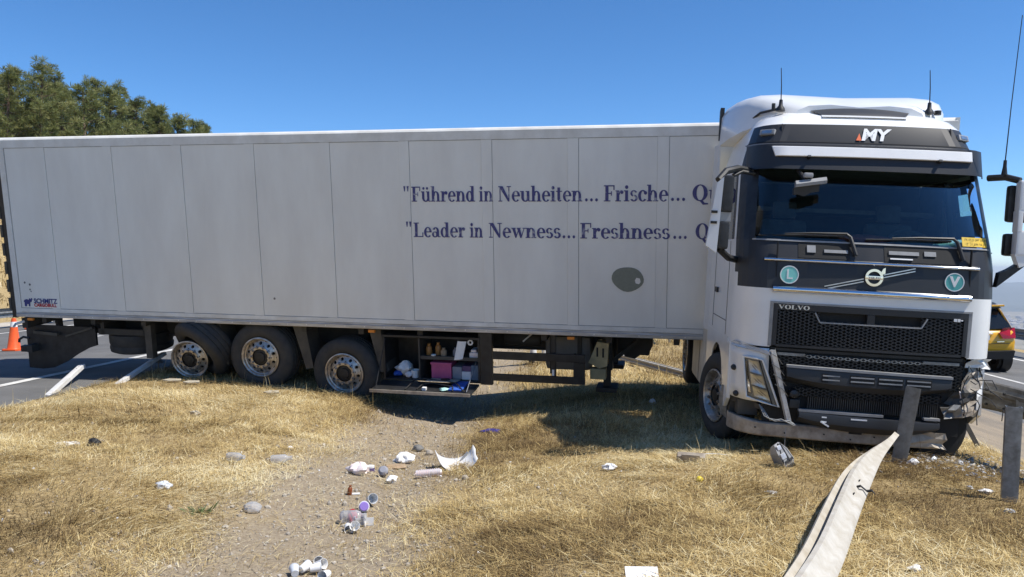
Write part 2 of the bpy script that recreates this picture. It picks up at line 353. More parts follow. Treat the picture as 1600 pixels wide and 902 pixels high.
def ground_material():
    m = bpy.data.materials.new('median_ground'); m.use_nodes = True; t = m.node_tree; N = t.nodes; Lk = t.links
    b = N['Principled BSDF']; b.inputs['Roughness'].default_value = .95; b.inputs['Specular IOR Level'].default_value = .2
    tc = N.new('ShaderNodeTexCoord'); sx = N.new('ShaderNodeSeparateXYZ'); Lk.new(tc.outputs['Object'], sx.inputs[0])
    def mth(op, a, b_=None, c=None):
        n = N.new('ShaderNodeMath'); n.operation = op
        for i, x in enumerate((a, b_, c)):
            if x is None: continue
            if isinstance(x, (int, float)): n.inputs[i].default_value = x
            else: Lk.new(x, n.inputs[i])
        return n.outputs[0]
    def noise(sc, det=8, ro=.6):
        n = N.new('ShaderNodeTexNoise'); n.inputs['Scale'].default_value = sc; n.inputs['Detail'].default_value = det; n.inputs['Roughness'].default_value = ro
        Lk.new(tc.outputs['Object'], n.inputs['Vector']); return n.outputs['Fac']
    def ramp(x, stops):
        r = N.new('ShaderNodeValToRGB'); e = r.color_ramp.elements
        while len(e) < len(stops): e.new(.5)
        for k, (p, c) in enumerate(stops): e[k].position = p; e[k].color = (*c, 1)
        Lk.new(x, r.inputs[0]); return r.outputs[0]
    def mix(f, a, b_):
        n = N.new('ShaderNodeMix'); n.data_type = 'RGBA'; Lk.new(f, n.inputs[0]); Lk.new(a, n.inputs[6]); Lk.new(b_, n.inputs[7]); return n.outputs[2]
    s = mth('MULTIPLY_ADD', sx.outputs[1], -.07, sx.outputs[0])
    straw = ramp(noise(38, 10, .8), [(.32, (.15, .10, .05)), (.5, (.36, .265, .13)), (.66, (.56, .44, .24))])
    earth = ramp(noise(30, 10, .8), [(.3, (.16, .12, .08)), (.5, (.33, .265, .185)), (.7, (.47, .40, .29))])
    d = mth('ABSOLUTE', mth('ADD', mth('ADD', s, 1.95), mth('MULTIPLY', mth('SUBTRACT', noise(1.3, 5), .5), 2.2)))
    mr = N.new('ShaderNodeMapRange'); mr.inputs[1].default_value = .6; mr.inputs[2].default_value = 1.3; mr.inputs[3].default_value = 1; mr.inputs[4].default_value = 0
    Lk.new(d, mr.inputs[0])
    c = mix(mr.outputs[0], straw, earth)
    plain = ramp(noise(.004, 8, .7), [(.35, (.10, .12, .06)), (.5, (.26, .22, .13)), (.65, (.36, .31, .2))])
    mp = N.new('ShaderNodeMapRange'); mp.inputs[1].default_value = 20; mp.inputs[2].default_value = 80; Lk.new(s, mp.inputs[0])
    c = mix(mp.outputs[0], c, plain)
    Lk.new(c, b.inputs['Base Color'])
    bp = N.new('ShaderNodeBump'); bp.inputs['Strength'].default_value = .8; bp.inputs['Distance'].default_value = .025
    Lk.new(noise(45, 10, .75), bp.inputs['Height']); Lk.new(bp.outputs[0], b.inputs['Normal'])
    M['median_ground'] = m
ground_material()
SA = axis(-8.6, 7, .11, -14000, 14000); YA = axis(2.5, 17, .12, -400, 16000)
sheet('ground', SA, YA, ground_z, 'median_ground')
def strip(name, s0, s1, y0, y1, dz, m, ds=.5, dy=1.0, wob=0.0, parent=None):
    sa = np.linspace(s0, s1, max(2, int(round((s1-s0)/ds))+1)); ya = np.arange(y0, y1+dy, dy)
    return sheet(name, sa, ya, lambda X, Y: gz(X, Y)+dz, m, parent=parent)
road_l = strip('road_left', -20.0, -7.15, -20, 420, 0.0, 'asphalt', .6, 1.5)
road_r = strip('road_right', 6.2, 13.9, -20, 420, 0.0, 'asphalt', .6, 1.5)
strip('road_shoulder', 4.75, 6.35, -20, 420, .006, 'shoulder_dirt', .3, 1.0)
strip('verge_strip', -19.9, -18.6, -20, 420, .02, 'concrete', .6, 1.5)
strip('edge_line', -8.75, -8.57, -20, 420, .006, 'road_paint', .2, 1.5, parent=road_l)
strip('edge_line', -17.0, -16.82, -20, 420, .006, 'road_paint', .2, 1.5, parent=road_l)
for k in range(10):
    strip('lane_mark', -12.9, -12.75, 6+12*k, 10+12*k, .006, 'road_paint', .2, 1.0, parent=road_l)
strip('edge_line', 12.3, 12.48, -20, 420, .006, 'road_paint', .2, 1.5, parent=road_r)
for k in range(10):
    strip('lane_mark', 9.3, 9.45, 2+12*k, 6+12*k, .006, 'road_paint', .2, 1.0, parent=road_r)
# distant mountains across the valley, and the town at their foot
def mountains():
    az = np.radians(np.linspace(-25, 80, 180)); rr = np.linspace(9200, 14500, 26)
    A, Rr = np.meshgrid(az, rr); X = Rr*np.sin(A); Y = Rr*np.cos(A)
    prof = np.interp(Rr, [9200, 10200, 12000, 13000, 14500], [0, .35, .92, 1, .4])
    Z = -401+prof*(265+150*(fbm(X*.0007, Y*.0007, 21, 5)-.5))+25*(fbm(X*.004, Y*.004, 8)-.5)*prof
    pts = [[(X[i, j], Y[i, j], Z[i, j]) for j in range(X.shape[1])] for i in range(X.shape[0])]
    tag(MB().grid(pts).build('mountains', 'mountain', smooth=80), kind='structure')
    tn = MB()
    for k in range(420):
        a = rad(rng.uniform(24, 42)); r = rng.uniform(6200, 8300); x, y = r*math.sin(a), r*math.cos(a); h = rng.uniform(8, 22); q = rng.uniform(8, 26)
        tn.box(x-q, x+q, y-q, y+q, -402, -398+h)
    tag(tn.build('distant_town', 'town', smooth=0), 'pale scatter of far houses in the hazy valley', 'town', kind='stuff')
mountains()

# ------------------------------------------------------------------ pine trees on the bank
def needle_material():
    m = bpy.data.materials.new('pine_needles'); m.use_nodes = True; t = m.node_tree; N = t.nodes; Lk = t.links
    b = N['Principled BSDF']; b.inputs['Roughness'].default_value = .6; b.inputs['Specular IOR Level'].default_value = .3
    at = N.new('ShaderNodeAttribute'); at.attribute_name = 'tone'
    r = N.new('ShaderNodeValToRGB'); e = r.color_ramp.elements; e.new(.5)
    for k, (p, c) in enumerate([(0, (.08, .10, .035)), (.5, (.20, .22, .075)), (1, (.33, .32, .13))]): e[k].position = p; e[k].color = (*c, 1)
    Lk.new(at.outputs['Fac'], r.inputs[0]); Lk.new(r.outputs[0], b.inputs['Base Color'])
    tl = N.new('ShaderNodeBsdfTranslucent'); mx = N.new('ShaderNodeMixShader'); mx.inputs[0].default_value = .35; Lk.new(r.outputs[0], tl.inputs[0])
    Lk.new(b.outputs[0], mx.inputs[1]); Lk.new(tl.outputs[0], mx.inputs[2]); Lk.new(mx.outputs[0], N['Material Output'].inputs[0]); M['pine_needles'] = m
needle_material()
def pine(seed, H):
    r = random.Random(seed); tr = MB(); P = []; tone = []
    lean = (r.uniform(-.3, .3), r.uniform(-.3, .3))
    cx = lambda h: Vector((lean[0]*(h/H)**2, lean[1]*(h/H)**2, h))
    tr.tube([cx(H*k/8) for k in range(9)], [.17*(1-.1*k)+.01 for k in range(9)], 7)
    tips = []
    h = H*.22
    while h < H*.98:
        f = (h-H*.22)/(H*.76); rad_ = (1.0-f**1.6)*2.1*r.uniform(.75, 1.15)+.25
        for k in range(r.randint(4, 6)):
            a = r.uniform(0, 6.283); l = rad_*r.uniform(.55, 1.12); b0 = cx(h)
            e = b0+Vector((math.cos(a)*l, math.sin(a)*l, l*r.uniform(.05, .45)))
            tr.tube([b0, b0.lerp(e, .5)+Vector((0, 0, -.04)), e], [.04, .028, .012], 4, False)
            for q in range(max(2, int(l*3.6))):
                t = 1-(q/max(2, int(l*3.6)))*.72; c = b0.lerp(e, t)
                tips.append(c+Vector((r.gauss(0, .2), r.gauss(0, .2), r.gauss(.08, .14))))
        h += H*r.uniform(.04, .062)
    for k in range(7): tips.append(cx(H)+Vector((r.gauss(0, .22), r.gauss(0, .22), r.uniform(-.5, .25))))
    V = []; Fc = []; T = []
    for c in tips:
        tn = min(1, max(0, r.gauss(.5, .22))); Ln = r.uniform(.24, .52)
        for k in range(40):
            d = Vector((r.gauss(0, 1), r.gauss(0, 1), r.gauss(.45, .8))).normalized(); sd_ = d.orthogonal().normalized()*r.uniform(.010, .020)
            rot = Matrix.Rotation(r.uniform(0, 6.28), 3, d); sd_ = rot @ sd_
            p0 = c+d*.04; p1 = c+d*Ln; n = len(V)
            V += [p0-sd_*.6, p0+sd_*.6, p0.lerp(p1, .65)+sd_, p1, p0.lerp(p1, .65)-sd_]; Fc.append((n, n+1, n+2, n+3, n+4)); T += [min(1, max(0, tn+r.uniform(-.15, .15)))]*5
    me = bpy.data.meshes.new('crown'); me.from_pydata([tuple(v) for v in V], [], Fc); me.materials.append(M['pine_needles'])
    at = me.attributes.new('tone', 'FLOAT', 'POINT'); at.data.foreach_set('value', T)
    return tr.mesh('trunk', 'bark'), me
PINES = [pine(100+k, hh) for k, hh in enumerate((9.6, 8.8, 9.2, 8.2, 10.2, 7.6))]
tree_list = []
TREES = [(-40, 54, 4, .80), (12, 46, 2, .84), (62, 47, 4, .88), (30, 56, 0, .90), (100, 51, 1, .93), (92, 60, 4, .90), (135, 53, 3, 1.06), (150, 61, 0, 1.0), (175, 57, 1, 1.03), (190, 66, 4, 1.0),
    (212, 61, 2, .98), (232, 66, 5, 1.2), (255, 66, 3, 1.12), (245, 75, 0, 1.0), (278, 68, 5, 1.17), (300, 72, 1, 1.03), (322, 74, 5, 1.15), (318, 84, 2, 1.05), (350, 80, 3, 1.0), (380, 90, 0, .9), (115, 68, 2, .95), (65, 66, 1, 1.0), (0, 66, 3, 1.05), (205, 76, 1, 1.08)]
for k, (px, Y, var, sc) in enumerate(TREES):
    x = (px-800)/F_PX*Y; tree_list.append((px, x, Y, var, sc))
ORD = ['tallest', 'bushy', 'narrow', 'ragged', 'broad', 'small']
tree_list.sort()
names = {}
for k, (px, x, Y, var, sc) in enumerate(tree_list):
    tm, cm = PINES[var]
    t = empty('pine_tree', Matrix.Translation((x, Y, gh(x, Y)-.1)) @ Matrix.Rotation(k*1.7, 4, 'Z') @ Matrix.Scale(sc, 4))
    row = 'front' if Y < 50+max(0, px)*.085 else 'back'
    tag(t, '%s green pine on the bank, number %d of the %s row counted from the left' % (ORD[var], 0, row), 'tree', 'pines on the bank')
    names.setdefault(row, []).append(t); t['_v'] = var
    for nm, me in (('trunk', tm), ('crown', cm)):
        o = bpy.data.objects.new(nm, me); COL.objects.link(o); o.parent = t
NTH = ['first', 'second', 'third', 'fourth', 'fifth', 'sixth', 'seventh', 'eighth', 'ninth', 'tenth', 'eleventh', 'twelfth', 'thirteenth', 'fourteenth', 'fifteenth', 'sixteenth', 'seventeenth', 'eighteenth', 'nineteenth', 'twentieth', 'twenty-first', 'twenty-second', 'twenty-third', 'twenty-fourth']
for row, ts in names.items():
    for k, t in enumerate(ts):
        t['label'] = 'green pine above the trailer roof, %s from the left in the %s row of pines' % (NTH[k], row); del t['_v']

# ------------------------------------------------------------------ wheels (shared meshes)
def tyre_mesh(R, W, r0):
    pr = [(r0-.005, .035), (r0+.02, .006), (r0+.06, -.008), (R-.10, -.012), (R-.045, .004), (R-.012, .03), (R, .055)]
    g = [W*.30, W*.5, W*.70]
    for c in g: pr += [(R, c-.012), (R-.014, c-.008), (R-.014, c+.008), (R, c+.012)]
    pr += [(R, W-.055), (R-.012, W-.03), (R-.045, W-.004), (R-.10, W+.012), (r0+.06, W+.008), (r0+.02, W-.006), (r0-.005, W-.035)]
    return MB().lathe(pr, 56, 'y', close=True).mesh('tyre', 'rubber', 40)
def rim_mesh(r0, dish, W, holes=10):
    m = MB()
    m.lathe([(r0+.018, .012), (r0+.02, -.004), (r0+.004, -.010), (r0-.008, .0), (r0-.016, .03), (r0-.03, dish*.7), (r0-.035, dish)], 56, 'y')
    m.lathe([(r0+.018, .012), (r0-.004, .06), (r0-.03, W*.6), (r0-.03, W)], 48, 'y')
    ra, rb = r0-.035, r0*.60     # band with hand holes
    rm, hr = (ra+rb)/2, (ra-rb)*.30
    dep = lambda r: dish-.045*(ra-r)/(ra-rb)
    nk = 16
    for h in range(holes):
        a0 = 2*math.pi*h/holes; da = math.pi/holes
        inn, outr, back = [], [], []
        for k in range(nk):
            t = 2*math.pi*(k+.5)/nk; c, s_ = math.cos(t), math.sin(t)
            inn.append((a0+hr/rm*c, rm+hr*s_)); q = 1/max(abs(c), abs(s_)); outr.append((a0+da*c*q, rm+(ra-rb)/2*s_*q))
        P = lambda a, r, e=0: (r*math.cos(a), dep(r)+e, r*math.sin(a))
        b = len(m.v); m.v += [P(*p) for p in inn]+[P(*p) for p in outr]+[P(p[0], p[1], .03) for p in inn]
        for k in range(nk):
            k2 = (k+1) % nk; m.f.append((b+k, b+k2, b+nk+k2, b+nk+k)); m.f.append((b+k, b+2*nk+k, b+2*nk+k2, b+k2))
    m.lathe([(rb, dep(rb)), (rb-.012, dep(rb)-.012), (r0*.44, dep(rb)-.012)], 40, 'y')
    return m.mesh('rim', 'rim_alu', 30)
def nuts_mesh(r0, dish, n=10):
    m = MB(); y = dish-.057
    for k in range(n):
        a = 2*math.pi*(k+.5)/n; c = (r0*.52*math.cos(a), y, r0*.52*math.sin(a))
        m.cyl(c, (c[0], y-.03, c[2]), .017, 6); m.cyl((c[0], y-.03, c[2]), (c[0], y-.038, c[2]), .010, 8)
    return m.mesh('wheel_nuts', 'rim_alu', 30)
def hub_mesh(r0, dish, W):
    return MB().lathe([(.0, -.03+dish-.04), (.05, dish-.07), (.075, dish-.065), (.08, dish-.045), (r0*.40, dish-.04), (r0*.44, dish-.03), (r0*.44, dish+.05), (r0*.7, dish+.06), (r0*.72, W), (0, W)], 32, 'y').mesh('wheel', 'hub_black', 30)
WK = {'trailer': (tyre_mesh(.515, .37, .30), rim_mesh(.285, .055, .37), nuts_mesh(.285, .055), hub_mesh(.285, .055, .37)),
      'steer': (tyre_mesh(.50, .31, .30), rim_mesh(.285, .07, .31), nuts_mesh(.285, .07), hub_mesh(.285, .07, .31))}
def wheel(kind, parent, loc, rot=(0, 0, 0), tyre_loc=(0, 0, 0), tyre_rot=(0, 0, 0)):
    ty, ri, nu, hu = WK[kind]
    h = bpy.data.objects.new('wheel', hu); COL.objects.link(h); h.parent = parent; h.location = loc; h.rotation_euler = rot
    for nm, me in (('tyre', ty), ('rim', ri), ('wheel_nuts', nu)):
        o = bpy.data.objects.new(nm, me); COL.objects.link(o); o.parent = h
        if nm == 'wheel_nuts': o['kind'] = 'stuff'
        if nm == 'tyre': o.location = tyre_loc; o.rotation_euler = tyre_rot
    return h

# ------------------------------------------------------------------ serif lettering for the trailer side
def arc(cx, cy, ro, so, ri, si, a0, a1, n=18):
    o = [(cx+ro*math.cos(rad(a0+(a1-a0)*k/n)), cy+so*math.sin(rad(a0+(a1-a0)*k/n))) for k in range(n+1)]
    i = [(cx+ri*math.cos(rad(a0+(a1-a0)*k/n)), cy+si*math.sin(rad(a0+(a1-a0)*k/n))) for k in range(n+1)]
    return ('q', o, i)
def rc(x0, x1, y0, y1): return ('p', [(x0, y0), (x1, y0), (x1, y1), (x0, y1)])
def dot(x, y, r): return ('p', [(x+r*math.cos(k*.3927), y+r*math.sin(k*.3927)) for k in range(16)])
U_ = [rc(.08, .28, .24, .66), rc(0, .28, .62, .68), arc(.39, .26, .31, .28, .11, .20, 180, 360), rc(.50, .70, .05, .66), rc(.42, .70, .62, .68), rc(.62, .80, 0, .06)]
GL = {
 'F': (.80, [rc(.1, .32, 0, 1), rc(0, .74, .93, 1), rc(.67, .74, .70, .95), rc(.3, .56, .46, .53), rc(.5, .56, .36, .63), rc(0, .46, 0, .06)]),
 'L': (.84, [rc(.1, .32, 0, 1), rc(0, .45, .94, 1), rc(0, .78, 0, .065), rc(.71, .78, .05, .32)]),
 'N': (1.02, [rc(.1, .17, 0, 1), rc(.78, .85, 0, 1), ('p', [(.08, 1), (.34, 1), (.85, .12), (.85, 0), (.74, 0), (.08, .95)]), rc(0, .32, .94, 1), rc(.65, .98, .94, 1), rc(0, .30, 0, .06)]),
 'Q': (.95, [arc(.45, .5, .44, .52, .21, .46, 0, 360, 32), ('p', [(.38, .06), (.58, .06), (.72, -.12), (.92, -.14), (.92, -.22), (.62, -.24)])]),
 'V': (.92, [('p', [(.05, 1), (.29, 1), (.55, .2), (.47, 0), (.40, 0)]), ('p', [(.74, 1), (.82, 1), (.50, 0), (.43, 0)]), rc(0, .38, .93, 1), rc(.62, .92, .93, 1)]),
 'O': (.95, [arc(.46, .5, .45, .52, .22, .44, 0, 360, 32)]),
 'h': (.82, [rc(.08, .28, 0, 1.02), rc(0, .2, .96, 1.02), arc(.42, .38, .28, .31, .09, .24, 0, 180), rc(.51, .70, 0, .40), rc(0, .36, 0, .06), rc(.43, .79, 0, .06)]),
 'n': (.82, [rc(.08, .28, 0, .68), rc(0, .2, .62, .68), arc(.42, .38, .28, .31, .09, .24, 0, 180), rc(.51, .70, 0, .40), rc(0, .36, 0, .06), rc(.43, .79, 0, .06)]),
 'u': (.82, U_), 'ü': (.82, U_+[dot(.22, .88, .09), dot(.52, .88, .09)]),
 'r': (.60, [rc(.08, .28, 0, .68), rc(0, .2, .62, .68), rc(0, .40, 0, .06), arc(.42, .42, .18, .27, .10, .18, 70, 180), dot(.46, .57, .115)]),
 'e': (.66, [arc(.33, .34, .32, .36, .13, .30, 0, 318, 26), rc(.12, .63, .33, .40)]),
 'd': (.78, [arc(.31, .34, .30, .36, .11, .29, 0, 360, 28), rc(.44, .64, 0, 1.02), rc(.34, .5, .96, 1.02), rc(.56, .75, 0, .06)]),
 'i': (.42, [rc(.09, .29, 0, .68), rc(0, .2, .62, .68), rc(0, .38, 0, .06), dot(.19, .88, .115)]),
 't': (.50, [rc(.10, .30, .12, .90), rc(0, .45, .62, .68), arc(.27, .16, .17, .17, .03, .10, 180, 330, 10)]),
 's': (.56, [arc(.27, .49, .24, .20, .09, .13, 20, 255), arc(.28, .20, .26, .21, .10, .13, -160, 85)]),
 'c': (.62, [arc(.33, .34, .32, .36, .12, .29, 45, 322, 24), dot(.52, .52, .11)]),
 'a': (.70, [arc(.25, .19, .25, .21, .09, .14, 0, 360, 24), rc(.38, .58, .04, .46), arc(.31, .44, .27, .25, .08, .18, 0, 160), rc(.50, .70, 0, .06)]),
 'w': (1.06, [('p', [(.05, .68), (.27, .68), (.41, .14), (.36, 0), (.29, 0)]), ('p', [(.53, .62), (.59, .62), (.37, 0), (.31, 0)]), ('p', [(.42, .68), (.64, .68), (.78, .14), (.73, 0), (.66, 0)]), ('p', [(.93, .66), (.99, .66), (.75, 0), (.69, 0)]), rc(0, .34, .63, .68), rc(.40, .70, .63, .68), rc(.84, 1.06, .63, .68)]),
 '.': (.40, [dot(.18, .1, .105)]),
 '"': (.46, [('p', [(.02, 1.02), (.18, 1.02), (.13, .66), (.07, .66)]), ('p', [(.26, 1.02), (.42, 1.02), (.37, .66), (.31, .66)])]),
}
def serif_word(txt, x0, x1, z0, cap, y, name, m, parent, flip=1):
    wd = sum(GL[c][0] for c in txt)-.06; sx = (x1-x0)/wd; mb = MB(); x = x0; e = 0
    for c in txt:
        for g in GL[c][1]:
            e += 1; yy = (lambda xx: (y(xx) if callable(y) else y)-.0003*(e % 7))
            if g[0] == 'p':
                b = len(mb.v); mb.v += [(x+p[0]*sx, yy(x+p[0]*sx), z0+p[1]*cap) for p in g[1]]; mb.f.append(tuple(range(b, b+len(g[1]))))
            else:
                n = len(g[1]); b = len(mb.v); mb.v += [(x+p[0]*sx, yy(x+p[0]*sx), z0+p[1]*cap) for p in g[1]+g[2]]
                for k in range(n-1): mb.f.append((b+k, b+k+1, b+n+k+1, b+n+k))
        x += GL[c][0]*sx
    o = mb.build(name, m, parent, smooth=0, fixn=False); return o

# ------------------------------------------------------------------ the semi-trailer
TSC = 1.04
TM = Matrix.Translation((-7.8745*TSC, 12.7377*TSC, EYE-.86895*TSC)) @ Euler((rad(7.965), rad(.421), rad(-12.169)), 'XYZ').to_matrix().to_4x4() @ Matrix.Scale(TSC, 4)
BASE = 1.15
TROOT = empty('semi_trailer', TM @ Matrix.Translation((0, 0, -BASE)), 'long dirty white refrigerated semi-trailer leaning across the ditch, with faded blue lettering', 'trailer')
def tp(name, mb, m, parent=None, smooth=35, fixn=True):
    o = mb.build(name, m, parent or TROOT, smooth, fixn)
    if parent is None: o.location = (0, 0, BASE)
    return o
LEN, WID, HT = 13.5, 2.5, 2.80
S0, SP = .8164, 1.167
tp('insulated_body', MB().box(.02, LEN-.02, .012, WID, .03, HT-.05), 'seam_dark')
tp('roof', MB().box(.01, LEN-.01, .09, WID-.02, HT-.05, HT-.003, .01), 'roof_white')
tp('far_wall', MB().box(.01, LEN-.01, WID, WID+.02, .02, HT-.02), 'panel')
tp('front_wall', MB().box(LEN-.02, LEN+.02, .0, WID+.02, .0, HT), 'panel')
seams = [S0+i*SP for i in range(11)]
edges = [.095]+seams
for i in range(len(edges)):
    a = edges[i]+.0035; b = (edges[i+1]-.150 if i+1 < len(edges) else LEN-.12)
    tp('wall_panel', MB().box(a, b, .002, .02, .146, 2.636, .0015), 'panel')
    if i+1 < len(edges): tp('seam_strip', MB().box(b+.0015, b+.1485, -.003, .02, .143, 2.639, .001), 'panel')
tr_ = tp('top_rail', MB().prism([(0, 2.642), (.03, 2.642), (.1, 2.79), (.1, 2.80), (.035, 2.80), (.012, 2.785), (-.006, 2.76), (-.006, 2.642)], 0, LEN, 'x'), 'rail_light', smooth=20)
tp('bottom_trim', MB().box(.05, LEN, -.006, .02, .078, .140, .004), 'rail_light')
br = tp('bottom_rail', MB().prism([(-.022, .0), (.10, .0), (.10, .074), (-.010, .074), (-.010, .058), (-.026, .050), (-.026, .008)], 0, LEN, 'x'), 'rail_alu', smooth=20)
mbr = MB()
for k in range(44): mbr.cyl((.2+k*.3, -.0265, .03), (.2+k*.3, -.030, .03), .009, 8)
o = mbr.build('rivets', 'rail_light', br); tag(o, kind='stuff')
tp('rear_post', MB().box(-.012, .088, -.008, .10, .0, 2.642, .006), 'rail_light')
tp('rear_frame', MB().box(-.10, -.014, .0, WID, -.02, 2.78, .01), 'black_plastic')
gsk = MB()
for k in range(9): gsk.box(-.135, -.09, -.012, .05, .1+k*.29, .30+k*.29, .01)
tp('door_gasket', gsk, 'dusty_black')
# lettering
for txt, a, b, z, c in [('"', 6.55, 6.63, 1.82, .205), ('Führend', 6.67, 7.57, 1.815, .205), ('in', 7.63, 7.82, 1.815, .205), ('Neuheiten', 7.90, 9.03, 1.815, .205), ('...', 9.06, 9.25, 1.815, .20), ('Frische', 9.32, 10.14, 1.815, .21), ('...', 10.17, 10.37, 1.82, .2), ('Qu', 10.45, 10.82, 1.82, .205),
                        ('"', 6.57, 6.65, 1.335, .2), ('Leader', 6.685, 7.42, 1.325, .20), ('in', 7.49, 7.67, 1.325, .20), ('Newness', 7.76, 8.74, 1.325, .20), ('...', 8.76, 8.95, 1.325, .2), ('Freshness', 9.01, 10.17, 1.325, .205), ('...', 10.21, 10.40, 1.33, .2), ('Q', 10.50, 10.67, 1.33, .2)]:
    o = serif_word(txt, a, b, z, c, -.0045, 'lettering', 'text_blue', TROOT); o.location = (0, 0, BASE)
# repair patch
pp = [(9.64+.205*math.cos(a)*(1+.06*math.cos(2*a+1)), .79+.165*math.sin(a)*(1+.05*math.sin(3*a))) for a in [k*.2618 for k in range(24)]]
pt = tp('repair_patch', MB().prism(pp, -.004, .003, 'y'), 'patch_grey', smooth=0)
MB().prism([(9.745, .735), (9.79, .725), (9.81, .755), (9.80, .80), (9.755, .81), (9.735, .775)], -.006, -.003, 'y').build('bare_spot', 'rail_light', pt, smooth=0)
# maker's mark: animal emblem and two words
emb = [(.16, .17), (.16, .235), (.145, .25), (.165, .275), (.205, .285), (.24, .27), (.255, .30), (.275, .285), (.30, .305), (.31, .285), (.295, .265), (.29, .245), (.27, .24), (.26, .225), (.255, .17), (.235, .17), (.232, .205), (.20, .205), (.192, .17)]
tp('emblem', MB().prism(emb, -.0055, .001, 'y'), 'logo_blue', smooth=0)
for txt, z, sz, m, sp in (('SCHMITZ', .258, .098, 'logo_blue', 1.0), ('CARGOBULL', .192, .068, 'logo_red', 1.0)):
    o = text_mesh(txt, sz, m, 'lettering', TROOT, Matrix.Translation((.335, -.0055, z)) @ FRONT @ Matrix.Scale(1.05, 4), bold=.003, space=1.0, align='LEFT'); o.location = (0, 0, BASE)
sc = MB()
for u, v in [(.20, .55), (.29, .52), (.285, .44), (.30, .41), (5.42, .92), (4.5, .4), (1.9, .3), (3.1, .26)]: sc.disc((u, .0008, v), rng.uniform(.008, .02), 10)
tag(tp('scuff_mark', sc, 'seam_dark', smooth=0), kind='stuff')
# underside
for wv in (.78, 1.62):
    tp('chassis_beam', MB().box(.3, LEN-.6, wv, wv+.10, -.14, -.003).box(.3, 9.2, wv+.035, wv+.065, -.40, -.14).box(.3, 9.2, wv, wv+.10, -.42, -.40), 'underbody')
for k in range(15):
    tp('cross_member', MB().box(.35+k*.9, .43+k*.9, .10, WID-.05, -.11, -.004), 'underbody')
tp('rear_bumper_bar', MB().box(-.02, .08, .12, WID-.12, -.62, -.50, .01).box(.0, .06, .75, .85, -.5, -.0).box(.0, .06, 1.65, 1.75, -.5, -.0), 'underbody')
tp('tail_light_housing', MB().box(-.06, .05, .12, .62, -.22, -.05, .015), 'underbody')
tp('rear_arm', MB().tube([(.02, .1, -.1), (-.08, .02, -.13), (-.05, -.05, -.16)], .02, 8), 'post_white')
tp('hook', MB().tube([(-.02, .2, -.40), (-.12, .18, -.38), (-.19, .17, -.42), (-.20, .17, -.47)], .02, 8).box(-.16, -.02, .14, .24, -.62, -.52, .01), 'black_plastic')
# bent rear mud guard
mg = [[], []]
outl = [(-.14, -.20), (-.16, -.92), (.10, -.93), (.32, -.90), (.55, -.80), (.78, -.66), (1.0, -.55), (1.16, -.50), (1.16, -.20)]
tp('mud_guard', MB().prism(outl, .28, .32, 'y'), 'black_plastic', smooth=0)
tp('mud_guard_stay', MB().bar((.62, .26, -.36), (1.15, .24, -.20), .03, .03).bar((.05, .26, -.3), (.5, .26, -.33), .10, .05), 'dusty_black')
sw = tp('spare_wheel', MB().lathe([(.28, -.60), (.42, -.645), (.475, -.62), (.485, -.56), (.47, -.52), (.485, -.48), (.485, -.38), (.47, -.34), (.40, -.32), (.28, -.34), (.26, -.45)], 40, 'z', org=(1.64, .75, 0), close=True), 'rubber')
MB().box(1.2, 2.1, .3, .36, -.32, -.22, .01).box(1.25, 1.31, .3, 1.2, -.32, -.02).box(2.02, 2.08, .3, 1.2, -.32, -.02).build('cradle', 'underbody', sw)
MB().lathe([(.27, -.5), (.27, -.42), (.05, -.40), (0, -.40)], 28, 'z', org=(1.64, .75, 0)).build('rim', 'steel_dusty', sw)
tp('guard_bracket', MB().box(2.10, 2.22, .22, .34, -.66, -.02, .01), 'dusty_black')
tp('wheel_arch', MB().box(2.35, 6.05, .9, .96, -.55, -.01, .01), 'underbody')
wheel('trailer', TROOT, (2.93, .12, BASE-.62), (rad(6), 0, rad(4)), (.14, .02, .12), (rad(26), rad(8), rad(-26)))
wheel('trailer', TROOT, (4.18, .04, BASE-.51), (0, rad(20), 0))
wheel('trailer', TROOT, (5.52, .04, BASE-.70), (0, rad(9), rad(-2)))
for u, v in ((2.95, -.78), (4.2, -.72), (5.5, -.84)):
    wheel('trailer', TROOT, (u, WID-.04, BASE+v), (0, 0, rad(180)))
    tp('axle', MB().cyl((u, .3, v+.15), (u, WID-.3, v), .07, 12).box(u-.08, u+.5, .75, .87, v, v+.16).box(u-.08, u+.5, 1.63, 1.75, v, v+.16).cyl((u+.05, .82, v+.1), (u+.05, .82, -.12), .11, 14).cyl((u+.05, 1.68, v+.1), (u+.05, 1.68, -.12), .11, 14), 'underbody')
for u0, u1 in ((3.42, 3.5), (4.75, 4.9), (5.95, 6.08)):
    tp('mud_flap', MB().prism([(u0-.05, -.02), (u1, -.02), (u1+.10, -.66), (u1-.02, -.68)], .12, .5, 'y'), 'dusty_black')
for u in (.22, 3.26, 5.99, 8.88, 11.7):
    tp('side_marker', MB().box(u-.05, u+.05, .0, .04, -.062, -.022, .006), 'amber')
# tool box with its flap down
tb = tp('tool_box', MB().box(6.13, 6.16, .06, .66, -.76, -.10).box(7.55, 7.58, .06, .66, -.76, -.10).box(6.16, 7.55, .06, .66, -.13, -.10).box(6.16, 7.55, .06, .66, -.76, -.74).box(6.16, 7.55, .63, .66, -.74, -.13), 'black_plastic', smooth=0)
MB().box(6.66, 6.68, .09, .63, -.74, -.13).build('divider', 'dusty_black', tb)
MB().box(6.68, 7.55, .12, .63, -.44, -.42).build('shelf', 'dusty_black', tb)
MB().box(6.68, 7.55, .105, .12, -.45, -.40, .003).build('shelf_edge', 'dusty_black', tb)
fl = tp('flap', MB().box(6.12, 7.57, -.46, .05, -.795, -.765, .01), 'black_plastic')
MB().box(6.12, 7.57, -.475, -.462, -.80, -.755, .004).build('trim', 'steel_dusty', fl)
MB().tube([(6.17, .07, -.15), (6.17, -.36, -.755)], .006, 6).build('stay', 'black_plastic', fl)
